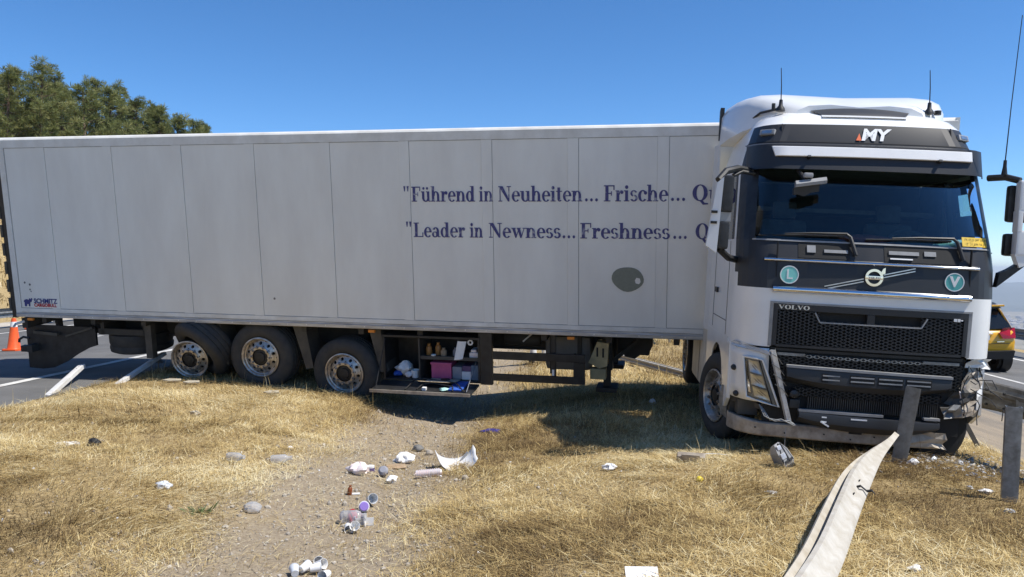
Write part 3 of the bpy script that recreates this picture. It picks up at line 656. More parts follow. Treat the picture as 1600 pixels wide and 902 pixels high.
MB().tube([(7.52, .07, -.45), (7.50, -.40, -.755)], .007, 6).build('stay', 'aluminium', fl)
# side guards, tank, landing gear
sg = tp('side_guard', MB().box(7.59, 7.76, .04, .12, -.77, -.02, .008), 'black_plastic')
MB().box(7.77, 9.07, .03, .07, -.39, -.28, .006).build('rail', 'black_plastic', sg)
MB().box(7.77, 9.07, .03, .07, -.70, -.60, .006).build('rail', 'black_plastic', sg)
MB().box(8.91, 9.068, .025, .075, -.598, -.392, .004).box(8.91, 8.94, .072, .12, -.7, -.28).build('end_plate', 'black_plastic', sg)
MB().box(8.60, 8.66, .075, .12, -.70, -.02, .004).build('post', 'black_plastic', sg)
MB().box(8.615, 8.645, .024, .029, -.585, -.50).build('sticker', 'plastic_white', sg)
tk = tp('diesel_tank', MB().box(8.42, 9.10, .55, 1.5, -.66, -.14, .09), 'tank_grey')
MB().box(8.5, 8.56, .53, .55, -.70, -.1).box(8.9, 8.96, .53, .55, -.70, -.1).build('strap', 'underbody', tk)
tp('air_tank', MB().lathe([(0, .0), (.09, .01), (.11, .05), (.11, .5), (.09, .54), (0, .55)], 20, 'x', org=(7.82, .6, -.20)), 'underbody')
tp('pipe', MB().tube([(8.28, .5, -.02), (8.26, .48, -.10), (8.12, .46, -.22)], .012, 6), 'plastic_white')
ll = None
for wv in (.55, 1.85):
    ll = tp('landing_leg', MB().box(9.24, 9.40, wv, wv+.16, -.62, -.02, .01).box(9.27, 9.37, wv+.03, wv+.13, -.86, -.62).box(9.17, 9.47, wv-.08, wv+.24, -.93, -.86, .02).bar((9.4, wv+.08, -.5), (9.9, wv+.08, -.05), .05, .05), 'underbody')
tp('cross_shaft', MB().cyl((9.32, .7, -.3), (9.32, 1.9, -.3), .035, 10), 'underbody')
tp('hanging_panel', MB().prism([(9.45, -.02), (9.95, -.02), (9.95, -.30), (9.88, -.45), (9.80, -.42), (9.70, -.50), (9.55, -.47)], .8, .86, 'y'), 'underbody', smooth=0)
ch = tp('wheel_chock', MB().prism([(9.10, -.42), (9.22, -.12), (9.38, -.14), (9.36, -.46), (9.25, -.50)], .18, .34, 'y').box(9.12, 9.34, .19, .33, -.66, -.51, .01), 'wedge_tan', smooth=0)
MB().box(9.21, 9.235, .176, .18, -.33, -.20).build('slot', 'slot_dark', ch); MB().box(9.29, 9.315, .176, .18, -.34, -.21).build('slot', 'slot_dark', ch)
tp('underride_box', MB().box(9.42, 9.9, 1.0, 1.6, -.5, -.02, .03), 'underbody')

# things lying in the tool box and on its flap (trailer coordinates)
def tobj(name, mb, m, label, cat, group=None, smooth=35):
    o = mb.build(name, m, None, smooth); o.matrix_world = TM.copy(); ctr(o); return tag(o, label, cat, group)
def bottle_prof(r, h, neck=.4): return [(0, 0), (r*.9, 0), (r, r*.15), (r, h*.62), (r*.85, h*.72), (r*neck, h*.82), (r*neck, h*.95), (r*neck*1.15, h*.95), (r*neck*1.15, h), (0, h)]
tobj('storage_box', MB().box(6.83, 7.13, .14, .45, -.735, -.505, .01).box(6.82, 7.14, .13, .46, -.53, -.50, .006), 'box_pink', 'pink box on the floor of the open tool box', 'box')
tobj('storage_box', MB().box(7.14, 7.28, .16, .5, -.738, -.56, .008), 'box_grey', 'small grey box beside the pink box in the tool box', 'box')
tobj('storage_box', MB().box(7.285, 7.42, .14, .46, -.738, -.62, .008), 'plastic_white', 'pale low box under the violet box in the tool box', 'box')
tobj('storage_box', MB().box(7.29, 7.42, .15, .46, -.619, -.54, .008), 'box_violet', 'dark violet box on top of the pale low box', 'box')
tobj('storage_box', MB().box(7.425, 7.54, .13, .5, -.738, -.52, .008), 'box_slate', 'slate blue box at the right end of the tool box', 'box')
for u, c, h, m, lb in ((6.77, .25, .17, 'amber_brown', 'leftmost amber brown bottle on the tool box shelf'), (6.90, .28, .185, 'amber_brown', 'second amber brown bottle on the tool box shelf'), (7.0, .22, .12, 'cardboard', 'short tan jar on the tool box shelf'), (7.17, .26, .12, 'box_grey', 'grey jar left of the hanging paper on the shelf')):
    tobj('bottle', MB().lathe(bottle_prof(.045, h, .5), 14, 'z', org=(u, c, -.419)), m, lb, 'bottle')
tobj('paper_sheet', MB().grid([[(7.25+.13*a-.06*(1-b)*(1), .09-.02*math.sin(a*3), -.44+.28*b+.02*a*(1-b)) for a in (0, .33, .66, 1)] for b in (0, .25, .5, .75, 1)]), 'paper_white', 'white sheet of paper hanging over the tool box shelf', 'paper', smooth=60)
tobj('tape_roll', MB().lathe([(.022, 0), (.04, 0), (.04, .03), (.022, .03)], 20, 'y', org=(7.43, .1, -.18), close=True), 'plastic_white', 'white tape ring hanging at the top of the tool box', 'tape')
tobj('clutter_box', MB().box(7.40, 7.53, .15, .4, -.418, -.34, .01).box(7.42, 7.50, .17, .35, -.339, -.30, .01), 'plastic_pink', 'pale pinkish packet at the right end of the shelf', 'packet')
tobj('cup', MB().lathe([(0, 0), (.03, 0), (.038, .035), (.034, .035), (.027, .004), (0, .004)], 16, 'z', org=(6.87, .14, -.419)), 'plastic_white', 'low white cup in front of the brown bottles', 'cup')
def lump(cx, cy, cz, rx, ry, rz, seed, amp=.35, n=14, k=10):
    r = random.Random(seed); ph = [r.uniform(0, 6.28) for _ in range(6)]; rings = []
    for i in range(k+1):
        th = math.pi*i/k; ring = []
        for j in range(n):
            a = 2*math.pi*j/n
            q = 1+amp*(.5*math.sin(3*a+ph[0]+2*th)+.35*math.sin(5*a+ph[1]-3*th)+.3*math.cos(4*th+ph[2]+a)+.25*math.sin(7*a+5*th+ph[3]))
            s_ = max(math.sin(th), .02)
            ring.append((cx+rx*q*s_*math.cos(a), cy+ry*q*s_*math.sin(a), cz+rz*(1+amp*.3*math.sin(4*a+ph[4]))*math.cos(th)))
        rings.append(ring)
    return MB().loft(rings)
tobj('plastic_bag', lump(6.40, .25, -.63, .11, .1, .10, 3, .5), 'plastic_white', 'crumpled white bag with tissues in the left half of the tool box', 'bag', smooth=25)
tobj('cloth', lump(6.30, .2, -.70, .07, .08, .035, 5, .3), 'cloth_blue', 'small blue cloth left of the white bag in the tool box', 'cloth')
tobj('cup', MB().lathe([(0, 0), (.05, 0), (.062, .11), (.058, .11), (.047, .005), (0, .005)], 18, 'z', org=(6.58, .16, -.738)), 'plastic_white', 'white tub beside the crumpled bag in the tool box', 'tub')
tobj('packet', lump(6.49, .12, -.69, .05, .05, .045, 15, .25), 'plastic_pink', 'small peach packet between the bag and the white tub', 'packet')
bd = MB().box(6.84, 7.28, -.18, .11, -.7, -.69, .002).xf(Matrix.Translation((0, 0, -.02)) @ Matrix.Translation((7.05, 0, -.7)) @ Matrix.Rotation(rad(-9), 4, 'X') @ Matrix.Translation((-7.05, 0, .7)))
tobj('board', bd, 'board_tan', 'tan board with a dark mark lying on the tool box flap', 'board')
tobj('dark_tool', lump(7.10, -.06, -.685, .07, .05, .012, 6, .2), 'hub_black', 'flat dark tool lying on the tan board', 'tool')
tobj('cloth', MB().box(7.22, 7.42, -.36, .06, -.764, -.735, .012), 'cloth_blue', 'folded bright blue cloth on the tool box flap', 'cloth')
tobj('folding_frame', MB().tube([(6.62, -.40, -.757), (6.66, -.12, -.70), (6.78, -.05, -.69), (7.3, -.20, -.69), (7.47, -.40, -.757)], .010, 7).tube([(6.78, -.38, -.757), (6.82, -.2, -.72), (6.95, -.18, -.715), (7.28, -.30, -.715), (7.3, -.39, -.757)], .010, 7), 'hub_black', 'black tubular folding frame on the tool box flap', 'frame')
tobj('clamp', MB().box(6.86, 6.92, -.40, -.34, -.764, -.72, .008), 'plastic_white', 'white clip on the black folding frame', 'clip')
tobj('plastic_bag', lump(7.17, -.36, -.742, .06, .05, .022, 9, .4), 'mint', 'small pale crumpled bag at the front of the flap', 'bag')

# ------------------------------------------------------------------ the tractor unit
CM = Matrix.Translation((3.4167, 7.7545, EYE-1.8343)) @ Euler((rad(1.0), rad(2.5), rad(-7.0)), 'XYZ').to_matrix().to_4x4()
CB = .22
CROOT = empty('truck_tractor', CM @ Matrix.Translation((0, 0, -CB)), 'white and charcoal tractor unit with crushed front corner, jackknifed in front of the trailer', 'truck')
def cp(name, mb, m, parent=None, smooth=35, fixn=True):
    o = mb.build(name, m, parent or CROOT, smooth, fixn)
    if parent is None: o.location = (0, 0, CB)
    return o
ZT = [.40, 1.02, 1.45, 1.60, 1.88, 2.08, 2.83, 2.95, 3.10, 3.30, 3.40, 3.48, 3.53]
HW = [1.23, 1.25, 1.25, 1.25, 1.25, 1.245, 1.195, 1.17, 1.13, 1.06, 1.0, .90, .78]
YF = [.03, .01, .0, .0, .03, .10, .40, .43, .47, .56, .68, .86, 1.05]
BOW, RCX, RCY, YBK = .05, .33, .45, 2.3
hw = lambda z: float(np.interp(z, ZT, HW)); yf = lambda z: float(np.interp(z, ZT, YF))
def fy(x, z):      # y of the front surface at x, z (with the rounded corners)
    xc = hw(z)-RCX; ax = abs(x)
    if ax <= xc: return yf(z)+BOW*(ax/xc)**2
    c = min(1, (ax-xc)/RCX); return yf(z)+BOW+RCY*(1-math.sqrt(max(0, 1-c*c)))
NC, NF = 8, 12
def ring(z):
    h, f = hw(z), yf(z); xc = h-RCX; y0 = f+BOW+RCY; P = []
    for q in (1, .78, .52, .28, .10): P.append((-h, y0+(YBK-y0)*q, z))
    for k in range(NC):
        t = math.pi/2*k/NC; P.append((-(xc+RCX*math.cos(t)), f+BOW+RCY*(1-math.sin(t)), z))
    for k in range(NF+1):
        x = -xc+2*xc*k/NF; P.append((x, f+BOW*(x/xc)**2, z))
    return P+[(-p[0], p[1], z) for p in reversed(P[:5+NC])]
SEG = ['S']*5+['C%d' % k for k in range(NC)]+['F']*NF+['C%d' % k for k in reversed(range(NC))]+['S']*5
SIDX = {0: 0, 1: 1, 2: 2, 3: 3, 4: 4}
LEV = [1.02, 1.24, 1.45, 1.60, 1.74, 1.88, 2.08, 2.2, 2.45, 2.68, 2.83, 2.95, 3.10, 3.30]
parts = {}
def part(k): return parts.setdefault(k, MB())
for i in range(len(LEV)-1):
    za, zb = LEV[i], LEV[i+1]; A, B = ring(za), ring(zb); zm = (za+zb)/2; n = len(A)
    for j in range(n-1):
        sg = SEG[j]; sk = j if j < 5 else (n-2-j if j >= n-6 else -1)
        key = 'body'
        if sg == 'F' and zm < 1.45: continue
        if zm > 1.6 and (sg == 'F' or (sg[0] == 'C' and int(sg[1]) >= (2 if zm < 1.75 else 1))): key = 'front_panel'
        if 2.08 < zm < 2.83:
            if sg == 'F' or (sg[0] == 'C' and int(sg[1]) >= 5): key = 'windscreen'
            elif sg[0] == 'C' and int(sg[1]) >= 1: key = 'pillar%d' % (0 if j < n/2 else 1)
            elif sg == 'S' and sk in (2, 3): key = 'win%d' % (0 if j < n/2 else 1)
            elif sg == 'S' and sk == 4: key = 'pillar%d' % (0 if j < n/2 else 1)
            else: key = 'body'
        if zm > 2.83 and (sg == 'F' or (sg[0] == 'C' and int(sg[1]) >= 1)): key = 'header_panel'
        part(key).add([A[j], A[j+1], B[j+1], B[j]], [(0, 1, 2, 3)])
def weld(o, d=.0005, solid=0.0, off=-1):
    bm = bmesh.new(); bm.from_mesh(o.data); bmesh.ops.remove_doubles(bm, verts=bm.verts[:], dist=d); bm.to_mesh(o.data); bm.free()
    if solid:
        md = o.modifiers.new('t', 'SOLIDIFY'); md.thickness = solid; md.offset = off
    o.data.set_sharp_from_angle(angle=rad(35)); return o
RL = [3.30, 3.36, 3.40, 3.44, 3.48, 3.51, 3.53]
rings = [ring(z) for z in RL]
roof = MB().grid(rings); b = len(roof.v); last = rings[-1]; roof.v += last+[(0, 1.6, 3.56)]
for j in range(len(last)-1): roof.f.append((b+j, b+j+1, b+len(last)))
body = weld(cp('cab_body', parts['body'], 'cab_white', fixn=False))
weld(cp('roof', roof, 'cab_white'))
weld(cp('front_panel', parts['front_panel'], 'cab_dark'))
weld(cp('header_panel', parts['header_panel'], 'cab_dark'))
for k in (0, 1): weld(cp('windscreen_pillar', parts['pillar%d' % k], 'black_plastic'))
ws = weld(cp('windscreen', parts['windscreen'], 'windscreen'))
for k in (0, 1): weld(cp('side_window', parts['win%d' % k], 'side_glass'))
cp('cab_back', MB().prism([(-1.24, .95), (1.24, .95), (1.24, 2.08), (1.19, 2.83), (1.05, 3.30), (.9, 3.46), (-.9, 3.46), (-1.05, 3.30), (-1.19, 2.83), (-1.24, 2.08)], YBK-.02, YBK+.02, 'y'), 'cab_white', smooth=0)
def frontband(x0, x1, z0, z1, off, th, n=24, zo=None, rnd=0):     # curved strip hugging the front
    zo = zo or (lambda x: 0); R_ = []
    for k in range(n+1):
        x = x0+(x1-x0)*k/n; d = zo(x)
        R_.append([(x, fy(x, z0)-off, z0+d), (x, fy(x, z1)-off, z1+d), (x, fy(x, z1)-off+th, z1+d), (x, fy(x, z0)-off+th, z0+d)])
        if rnd:
            zz = [z0, z0+.12*(z1-z0), z0+.3*(z1-z0), (z0+z1)/2, z1-.3*(z1-z0), z1-.12*(z1-z0), z1]; oo = [0, .5, .85, 1, .85, .5, 0]
            R_[-1] = [(x, fy(x, z)-off-rnd*(q-.5), z+d) for z, q in zip(zz, oo)]+[(x, fy(x, z1)-off+th, z1+d), (x, fy(x, z0)-off+th, z0+d)]
    return MB().loft(R_)
# panel gaps
gap = MB()
for x in (-.90, .90): gap.box(x-.004, x+.004, fy(x, 1.75)-.004, fy(x, 1.75)+.03, 1.61, 2.07)
for x in (-.83, .83): gap.obox((x, fy(x, 3.2)-.004, 3.15), (.004, 0, 0), (0, .006, 0), (0, .045, .15))
gap.add([(p[0]*1.001, p[1]-.003, p[2]) for p in ring(3.11)[5:-5]]+[(p[0]*1.001, p[1]-.003, p[2]) for p in ring(3.102)[5:-5]], [(k, k+1, k+len(ring(3.1))-10+1, k+len(ring(3.1))-10) for k in range(len(ring(3.1))-11)])
cp('panel_gap', gap, 'slot_dark', smooth=0)
# doors: gap lines, handle, lower side panels with wheel arch
for sx in (-1, 1):
    d = MB()
    for y in (.78, 1.88): d.box(sx*1.2505, sx*1.254, y-.005, y+.005, 1.05, 2.06)
    d.box(sx*1.2505, sx*1.254, .78, 1.88, 1.195, 1.203)
    dr = cp('door_gap', d, 'seam_dark', smooth=0)
    hd = cp('door_handle', MB().box(sx*1.25, sx*1.275, 1.52, 1.72, 1.47, 1.53, .008), 'black_plastic')
    arch = [(1.35+.60*math.cos(a), .30+.60*math.sin(a)) for a in [math.pi*(1-k/14) for k in range(15)]]
    pl = [(.42, 1.02), (.42, .42), (.60, .30), (.75, .30)]+arch+[(1.95, .30), (2.3, .32), (2.3, 1.02)]
    cp('lower_side_panel', MB().prism(pl, sx*1.215, sx*1.252, 'x'), 'cab_white', smooth=0)
    cp('wheel_arch_liner', MB().grid([[(xx, 1.35+.60*math.cos(a), .30+.60*math.sin(a)) for xx in (sx*1.24, sx*.75)] for a in [math.pi*(1-k/14) for k in range(15)]]), 'black_plastic')
    sf = cp('side_fairing', MB().prism([(sx*1.245, 2.33), (sx*1.275, 2.52), (sx*1.255, 2.78), (sx*1.235, 2.78), (sx*1.225, 2.33)], .95, 3.30, 'z'), 'deflector_white')
    sk_ = cp('side_skirt', MB().box(sx*1.22, sx*.72, 2.42, 4.22, .12, .93, .05), 'skirt_white')
    MB().box(sx*1.226, sx*1.222, 3.3, 3.31, .16, .9).build('joint', 'seam_dark', sk_)
    MB().box(sx*1.21, sx*.75, 2.36, 2.42, .10, .98, .01).build('edge_trim', 'black_plastic', sk_)
    cp('step', MB().box(sx*1.23, sx*.9, 1.96, 2.28, .28, .36, .01).box(sx*1.23, sx*.9, 1.96, 2.28, .62, .68, .01), 'dusty_black')
# roof deflector
dfr = []
for y, W_, T_ in ((.86, .70, 3.545), (1.0, .84, 3.60), (1.25, 1.0, 3.70), (1.5, 1.10, 3.765), (1.9, 1.19, 3.80), (2.38, 1.245, 3.80)):
    half = [(-W_, 3.28+.10*(2.4-y)/1.4), (-W_+.015, T_-.16), (-W_+.07, T_-.055), (-W_+.18, T_-.005), (-W_+.40, T_+.012)]
    pr = half+[(0, T_-.01)]+[(-x, z) for x, z in reversed(half)]
    dfr.append([(x, y, z) for x, z in pr])
df = cp('roof_deflector', MB().loft(dfr), 'cab_white', smooth=40)
for sx in (-1, 1):
    MB().prism([(2.385, 3.36), (2.385, 3.77), (2.47, 3.74), (2.45, 3.36)], sx*1.20, sx*1.25, 'x').build('rubber_edge', 'black_plastic', df)
# dark scoop in the roof front
sc_ = []
for q in range(7):
    t = q/6; hw_ = .42+.13*t; z = 3.425+.13*t
    sc_.append([(x*hw_, fy(x*hw_, 3.425)-.02+.20*t**1.2, z-.03*abs(x)**3*t) for x in np.linspace(-1, 1, 17)])
cp('roof_window', MB().grid(sc_), 'cab_dark', smooth=50)
cp('roof_lip', frontband(-.42, .42, 3.395, 3.42, .03, .03), 'cab_white')
for x, y, z in ((-.80, .92, 3.515), (.72, .92, 3.525)):
    an = cp('antenna', MB().lathe([(0, -.03), (.05, -.03), (.045, .0), (.022, .03), (.018, .09), (.0, .10)], 14, 'z', org=(x, y, z)).tube([(x, y, z+.08), (x-.006, y, z+.25), (x-.02, y, z+.43)], [.006, .005, .004], 6), 'black_plastic')
MB().cyl((-.86, 1.0, 3.5), (-.86, 1.0, 3.58), .02, 8).build('roof_bolt', 'black_plastic', df)
MB().cyl((.83, .98, 3.50), (.83, .98, 3.545), .035, 12).build('roof_cap', 'black_plastic', df)
cp('gutter_seal', MB().tube([(-.80, .99, 3.525), (-.97, 1.15, 3.50), (-1.05, 1.5, 3.44), (-1.09, 1.9, 3.38), (-1.12, 2.25, 3.33)], .014, 6), 'black_plastic')
# marker lamps in the header
for sx in (-1, 1):
    x = sx*.965; z = 3.21; y = fy(x, z)
    a = rad(38)*sx
    lm = MB().box(-.085, .085, -.02, .03, -.032, .032, .012).xf(Matrix.Translation((x, y-.012, z)) @ Matrix.Rotation(a, 4, 'Z') @ Matrix.Rotation(rad(-18), 4, 'X'))
    o = cp('marker_lamp', lm, 'grey_plastic')
    MB().box(-.055, .055, -.024, -.021, -.018, .018, .004).xf(Matrix.Translation((x, y-.012, z)) @ Matrix.Rotation(a, 4, 'Z') @ Matrix.Rotation(rad(-18), 4, 'X')).build('lens', 'aluminium', o)
# sun visor with white bar
def visor(x0, x1, z0, z1, o0, o1, th, m, nm, n=30, par=None):
    R_ = []
    for k in range(n+1):
        x = x0+(x1-x0)*k/n; yb = fy(x, 2.9)
        R_.append([(x, yb-o0, z0), (x, yb-o1, z1), (x, yb-o1+th, z1+.01), (x, yb-o0+th, z0+.004)])
    return cp(nm, MB().loft(R_), m, par)
vz = visor(-1.165, 1.165, 2.80, 3.055, .19, .115, .03, 'cab_dark', 'sun_visor')
visor(-1.165, 1.165, 3.055, 3.075, .112, .0, .03, 'cab_dark', 'visor_top')
R_ = []
for k in range(25):
    x = -.965+1.90*k/24; yb = fy(x, 2.9); e = (.03 if k == 0 else 0)
    R_.append([(x+e, yb-.178, 2.928), (x+e, yb-.185, 2.935), (x, yb-.160, 3.025), (x, yb-.150, 3.03), (x, yb-.10, 3.03), (x+e, yb-.10, 2.928)])
cp('visor_light_bar', MB().loft(R_), 'text_white', smooth=30)
for sx in (-.62, .62): cp('visor_stay', MB().bar((sx, .42, 2.86), (sx, .24, 2.93), .03, .02), 'black_plastic')
# lettering on the header
hm = Matrix.Translation((.055, fy(0, 3.19)-.012, 3.19)) @ Matrix.Rotation(rad(-23), 4, 'X') @ FRONT
text_mesh('MY', .185, 'text_white', 'lettering', CROOT, hm, bold=.0075, shear=.25).location = (0, 0, CB)
cp('orange_triangle', MB().add([hm @ Vector(p) for p in ((-.178, -.064, .002), (-.125, -.064, .002), (-.140, .02, .002))], [(0, 1, 2)]), 'text_orange', smooth=0)
# chrome strips
cp('chrome_strip', frontband(-1.02, .98, 1.868, 1.908, .020, .03, 30, rnd=.026), 'chrome', smooth=60)
cp('chrome_strip', frontband(-.93, .91, 1.562, 1.634, .024, .03, 30, rnd=.04), 'chrome', smooth=60)
cp('bonnet_edge', frontband(-1.12, 1.12, 2.072, 2.088, .014, .03, 30), 'grey_plastic')
# cowl between the upper strip and the windscreen
for x0, x1, z0, z1, m in ((-.70, -.22, 1.915, 2.06, 'slot_dark'), (.10, .80, 1.915, 2.06, 'slot_dark')):
    cp('cowl_recess', frontband(x0, x1, z0, z1, .004, .02), m)
for x0, x1, z0, z1, m in ((-.46, -.24, 1.975, 2.005, 'grey_plastic'), (-.62, -.54, 1.97, 2.04, 'grey_plastic'), (.14, .42, 1.985, 2.02, 'grey_plastic'), (.47, .58, 1.985, 2.03, 'grey_plastic'), (.15, .36, 1.94, 1.952, 'text_white')):
    cp('cowl_slat', frontband(x0, x1, z0, z1, .016, .02, 6), m)
# wipers
for xp in (-.17, .83):
    yb = .02
    wp = cp('wiper', MB().tube([(xp, fy(xp, 1.97)-.03, 1.96), (xp-.05, fy(xp-.05, 2.15)-.05, 2.135), (xp-.09, fy(xp-.09, 2.17)-.05, 2.165)], [.022, .018, .014], 8), 'black_plastic')
    MB().tube([(xp-.08, fy(xp-.08, 2.165)-.05, 2.165), (xp-.40, fy(xp-.4, 2.16)-.045, 2.16), (xp-.66, fy(xp-.66, 2.14)-.035, 2.145)], [.014, .010, .006], 6).build('arm', 'black_plastic', wp)
    MB().tube([(xp-.10, fy(xp-.10, 2.13)-.022, 2.14), (xp-.5, fy(xp-.5, 2.13)-.02, 2.135), (xp-.90, fy(xp-.9, 2.12)-.018, 2.12)], .009, 5).build('blade', 'slot_dark', wp)
# badge, discs
def ringmb(c, r0, r1, d, n=28): return MB().lathe([(r0, -d), (r1, -d), (r1, 0), (r0, 0)], n, 'y', org=c, close=True)
y0 = fy(0, 1.75)
bdg = cp('badge', ringmb((0, y0-.012, 1.755), .060, .084, .014), 'chrome')
MB().prism([(.058, 1.805), (.078, 1.845), (.098, 1.855), (.098, 1.80), (.078, 1.79)], y0-.028, y0-.012, 'y').build('arrow', 'chrome', bdg)
MB().box(-.082, .082, y0-.03, y0-.014, 1.737, 1.773, .003).build('crossbar', 'chrome', bdg)
serif_word('VOLVO', -.055, .055, 1.745, .02, y0-.031, 'lettering', 'logo_blue', bdg).data.name = 'lettering'
for dz in (.012, -.014):
    sl = MB()
    for a, b_ in (((-.45, 1.635), (-.09, 1.727)), ((.09, 1.775), (.38, 1.850))):
        sl.add([], []); sl.bar((a[0], fy(a[0], 1.7)-.012, a[1]+dz), (b_[0], fy(b_[0], 1.8)-.012, b_[1]+dz), .010, .007, (0, 1, 0))
    cp('diagonal_bar', sl, 'aluminium')
for x, z, m, t, nm in ((-.78, 1.742, 'teal_light', 'L', 'pale'), (.75, 1.75, 'teal', 'V', 'bright')):
    y = fy(x, z); dd = cp('round_sign', MB().lathe([(0, -.008), (.086, -.008), (.09, 0), (0, 0)], 32, 'y', org=(x, y-.006, z)), m)
    ringmb((x, y-.012, z), .080, .089, .004).build('rim', 'text_white', dd)
    text_mesh(t, .135, 'text_white', 'lettering', dd, Matrix.Translation((x, y-.0165, z)) @ FRONT, bold=(.001 if t == 'L' else .006), depth=.001)
# grille
gb = cp('grille_backing', frontband(-.93, .93, 1.03, 1.46, -.05, .03), 'slot_dark')
gf = cp('grille_frame', frontband(-.905, .905, 1.395, 1.455, .012, .05), 'cab_dark')
frontband(-.905, -.865, 1.04, 1.394, .012, .05, 2).build('frame_side', 'cab_dark', gf)
frontband(.865, .905, 1.04, 1.394, .012, .05, 2).build('frame_side', 'cab_dark', gf)
frontband(-.864, .864, 1.03, 1.055, .010, .05).build('frame_sill', 'cab_dark', gf)
cp('grille_surround', frontband(-.94, .94, 1.457, 1.475, .01, .04), 'grey_plastic')
for x0, x1 in ((-.94, -.907), (.907, .94)): cp('grille_surround', frontband(x0, x1, 1.03, 1.456, .006, .04, 2), 'grey_plastic')
def hexmesh(x0, x1, z0, z1, cw, ch_, t, off, skip=None):
    m = MB(); r = 0; z = z0
    while z < z1:
        x = x0+(cw/2 if r % 2 else 0)
        while x < x1:
            if not (skip and skip(x, z)):
                o_ = [(-.5, 0), (-.22, .5), (.22, .5), (.5, 0), (.22, -.5), (-.22, -.5)]
                y = fy(x, z)-off; b_ = len(m.v)
                for q, yy in ((1.0, y), (1-t, y), (1-t, y+.03), (1.0, y+.03)): m.v += [(min(x1, max(x0, x+px_*cw*1.03*q)), yy, min(z1, max(z0, z+pz*ch_*1.04*q))) for px_, pz in o_]
                for k in range(6):
                    k2 = (k+1) % 6; m.f += [(b_+k, b_+k2, b_+6+k2, b_+6+k), (b_+6+k, b_+6+k2, b_+12+k2, b_+12+k)]
            x += cw*1.44 if False else cw
        z += ch_*.5 if False else ch_*.52; r += 1
    return m
slotz = lambda x, z: (abs(x) < .50 and z > 1.295)
tag(cp('grille_mesh', hexmesh(-.862, .862, 1.058, 1.392, .078, .030, .22, .006, slotz), 'cab_dark', smooth=0, fixn=False), kind='stuff')
sl = cp('grille_slot', frontband(-.47, .47, 1.285, 1.298, .016, .04), 'grey_plastic')
frontband(-.035, .035, 1.299, 1.392, .010, .04, 2).build('divider', 'cab_dark', sl)
MB().bar((-.52, fy(.5, 1.36)-.006, 1.385), (-.47, fy(.47, 1.3)-.006, 1.292), .012, .02, (0, 1, 0)).bar((.52, fy(.5, 1.36)-.006, 1.385), (.47, fy(.47, 1.3)-.006, 1.292), .012, .02, (0, 1, 0)).build('slot_end', 'grey_plastic', sl)
serif_word('VOLVO', -.865, -.575, 1.405, .040, lambda xx: fy(xx, 1.42)-.0145, 'lettering', 'aluminium', CROOT).location = (0, 0, CB)
cp('model_badge', MB().box(.765, .795, fy(.78, 1.385)-.018, fy(.78, 1.385)-.012, 1.372, 1.40, .002).box(.80, .825, fy(.8, 1.385)-.018, fy(.8, 1.385)-.012, 1.372, 1.40, .002).box(.83, .85, fy(.83, 1.385)-.018, fy(.83, 1.385)-.012, 1.380, 1.392, .002), 'text_white')
# lower front: bumper
cp('bumper_backing', frontband(-.93, .93, .24, 1.02, -.06, .02, 20), 'slot_dark')
cp('bumper_crossbar', frontband(-.90, .90, .985, 1.012, -.03, .03), 'black_plastic')
for x0, x1 in ((-.84, -.58), (.52, .86)): cp('bracket', frontband(x0, x1, .945, .972, .0, .03, 4), 'galv')
tag(cp('bumper_mesh', hexmesh(-.90, .90, .70, .955, .075, .030, .22, -.005, lambda x, z: (abs(x) < .74 and z < .845)), 'black_plastic', smooth=0, fixn=False), kind='stuff')
tag(cp('torn_mesh_edge', hexmesh(-.58, .52, .935, .965, .072, .028, .25, .006), 'galv', smooth=0, fixn=False), kind='stuff')
def lip(x0, x1, z0, z1, zr, m, nm, out=.07):
    R_ = []
    for k in range(21):
        x = x0+(x1-x0)*k/20; t = abs(2*k/20-1); yb = fy(x, .7); dz = -.02*(x-x0)/(x1-x0); up = .05*t**3
        R_.append([(x, yb-out*.25, z0+dz+up*1.8), (x, yb-out, z0+.06+dz+up), (x, yb-out, z1-.018+dz), (x, yb-out*.9, z1+dz), (x, yb+.05, z1+dz), (x, yb+.05, z0+dz+up)])
    return cp(nm, MB().loft(R_), m, smooth=30)
lp = lip(-.75, .78, .64, .835, 0, 'cab_dark', 'bumper_lip')
frontband(-.755, .785, .838, .862, .072, .06, 20, zo=lambda x: -.02*(x+.75)/1.53).build('edge_strip', 'grey_plastic', lp)
st = MB()
for x0 in (-.42, -.16, .10, .36):
    for z in (.775, .735):
        yb = fy(x0, .7)-.0705; st.box(x0, x0+.215, yb-.006, yb+.01, z, z+.012)
st.build('slat', 'grey_plastic', lp, smooth=0)
sd_ = MB()
for x0 in (-.43, -.17, .09, .35): sd_.box(x0, x0+.235, fy(x0, .7)-.073, fy(x0, .7)-.04, .715, .80)
sd_.build('air_slot', 'slot_dark', lp, smooth=0)
tag(cp('bumper_mesh', hexmesh(-.66, .72, .555, .645, .07, .030, .22, .0), 'black_plastic', smooth=0, fixn=False), kind='stuff')
rf = MB()
for k in range(60): x = -.52+k*.0205; rf.box(x, x+.007, fy(x, .5)+.01, fy(x, .5)+.04, .425, .552)
tag(cp('radiator_fins', rf, 'dusty_black', smooth=0), kind='stuff')
lp2 = lip(-.61, .70, .245, .405, 0, 'cab_dark', 'lower_lip', .06)
frontband(-.615, .17, .408, .432, .064, .06, 12).build('edge_strip', 'grey_plastic', lp2)
frontband(.55, .70, .408, .43, .064, .06, 4).build('edge_strip', 'grey_plastic', lp2)
st = MB()
for x0, x1, z in ((-.40, -.18, .365), (-.13, .02, .365), (-.40, -.14, .32)): st.box(x0, x1, fy(x0, .4)-.072, fy(x0, .4)-.05, z, z+.014)
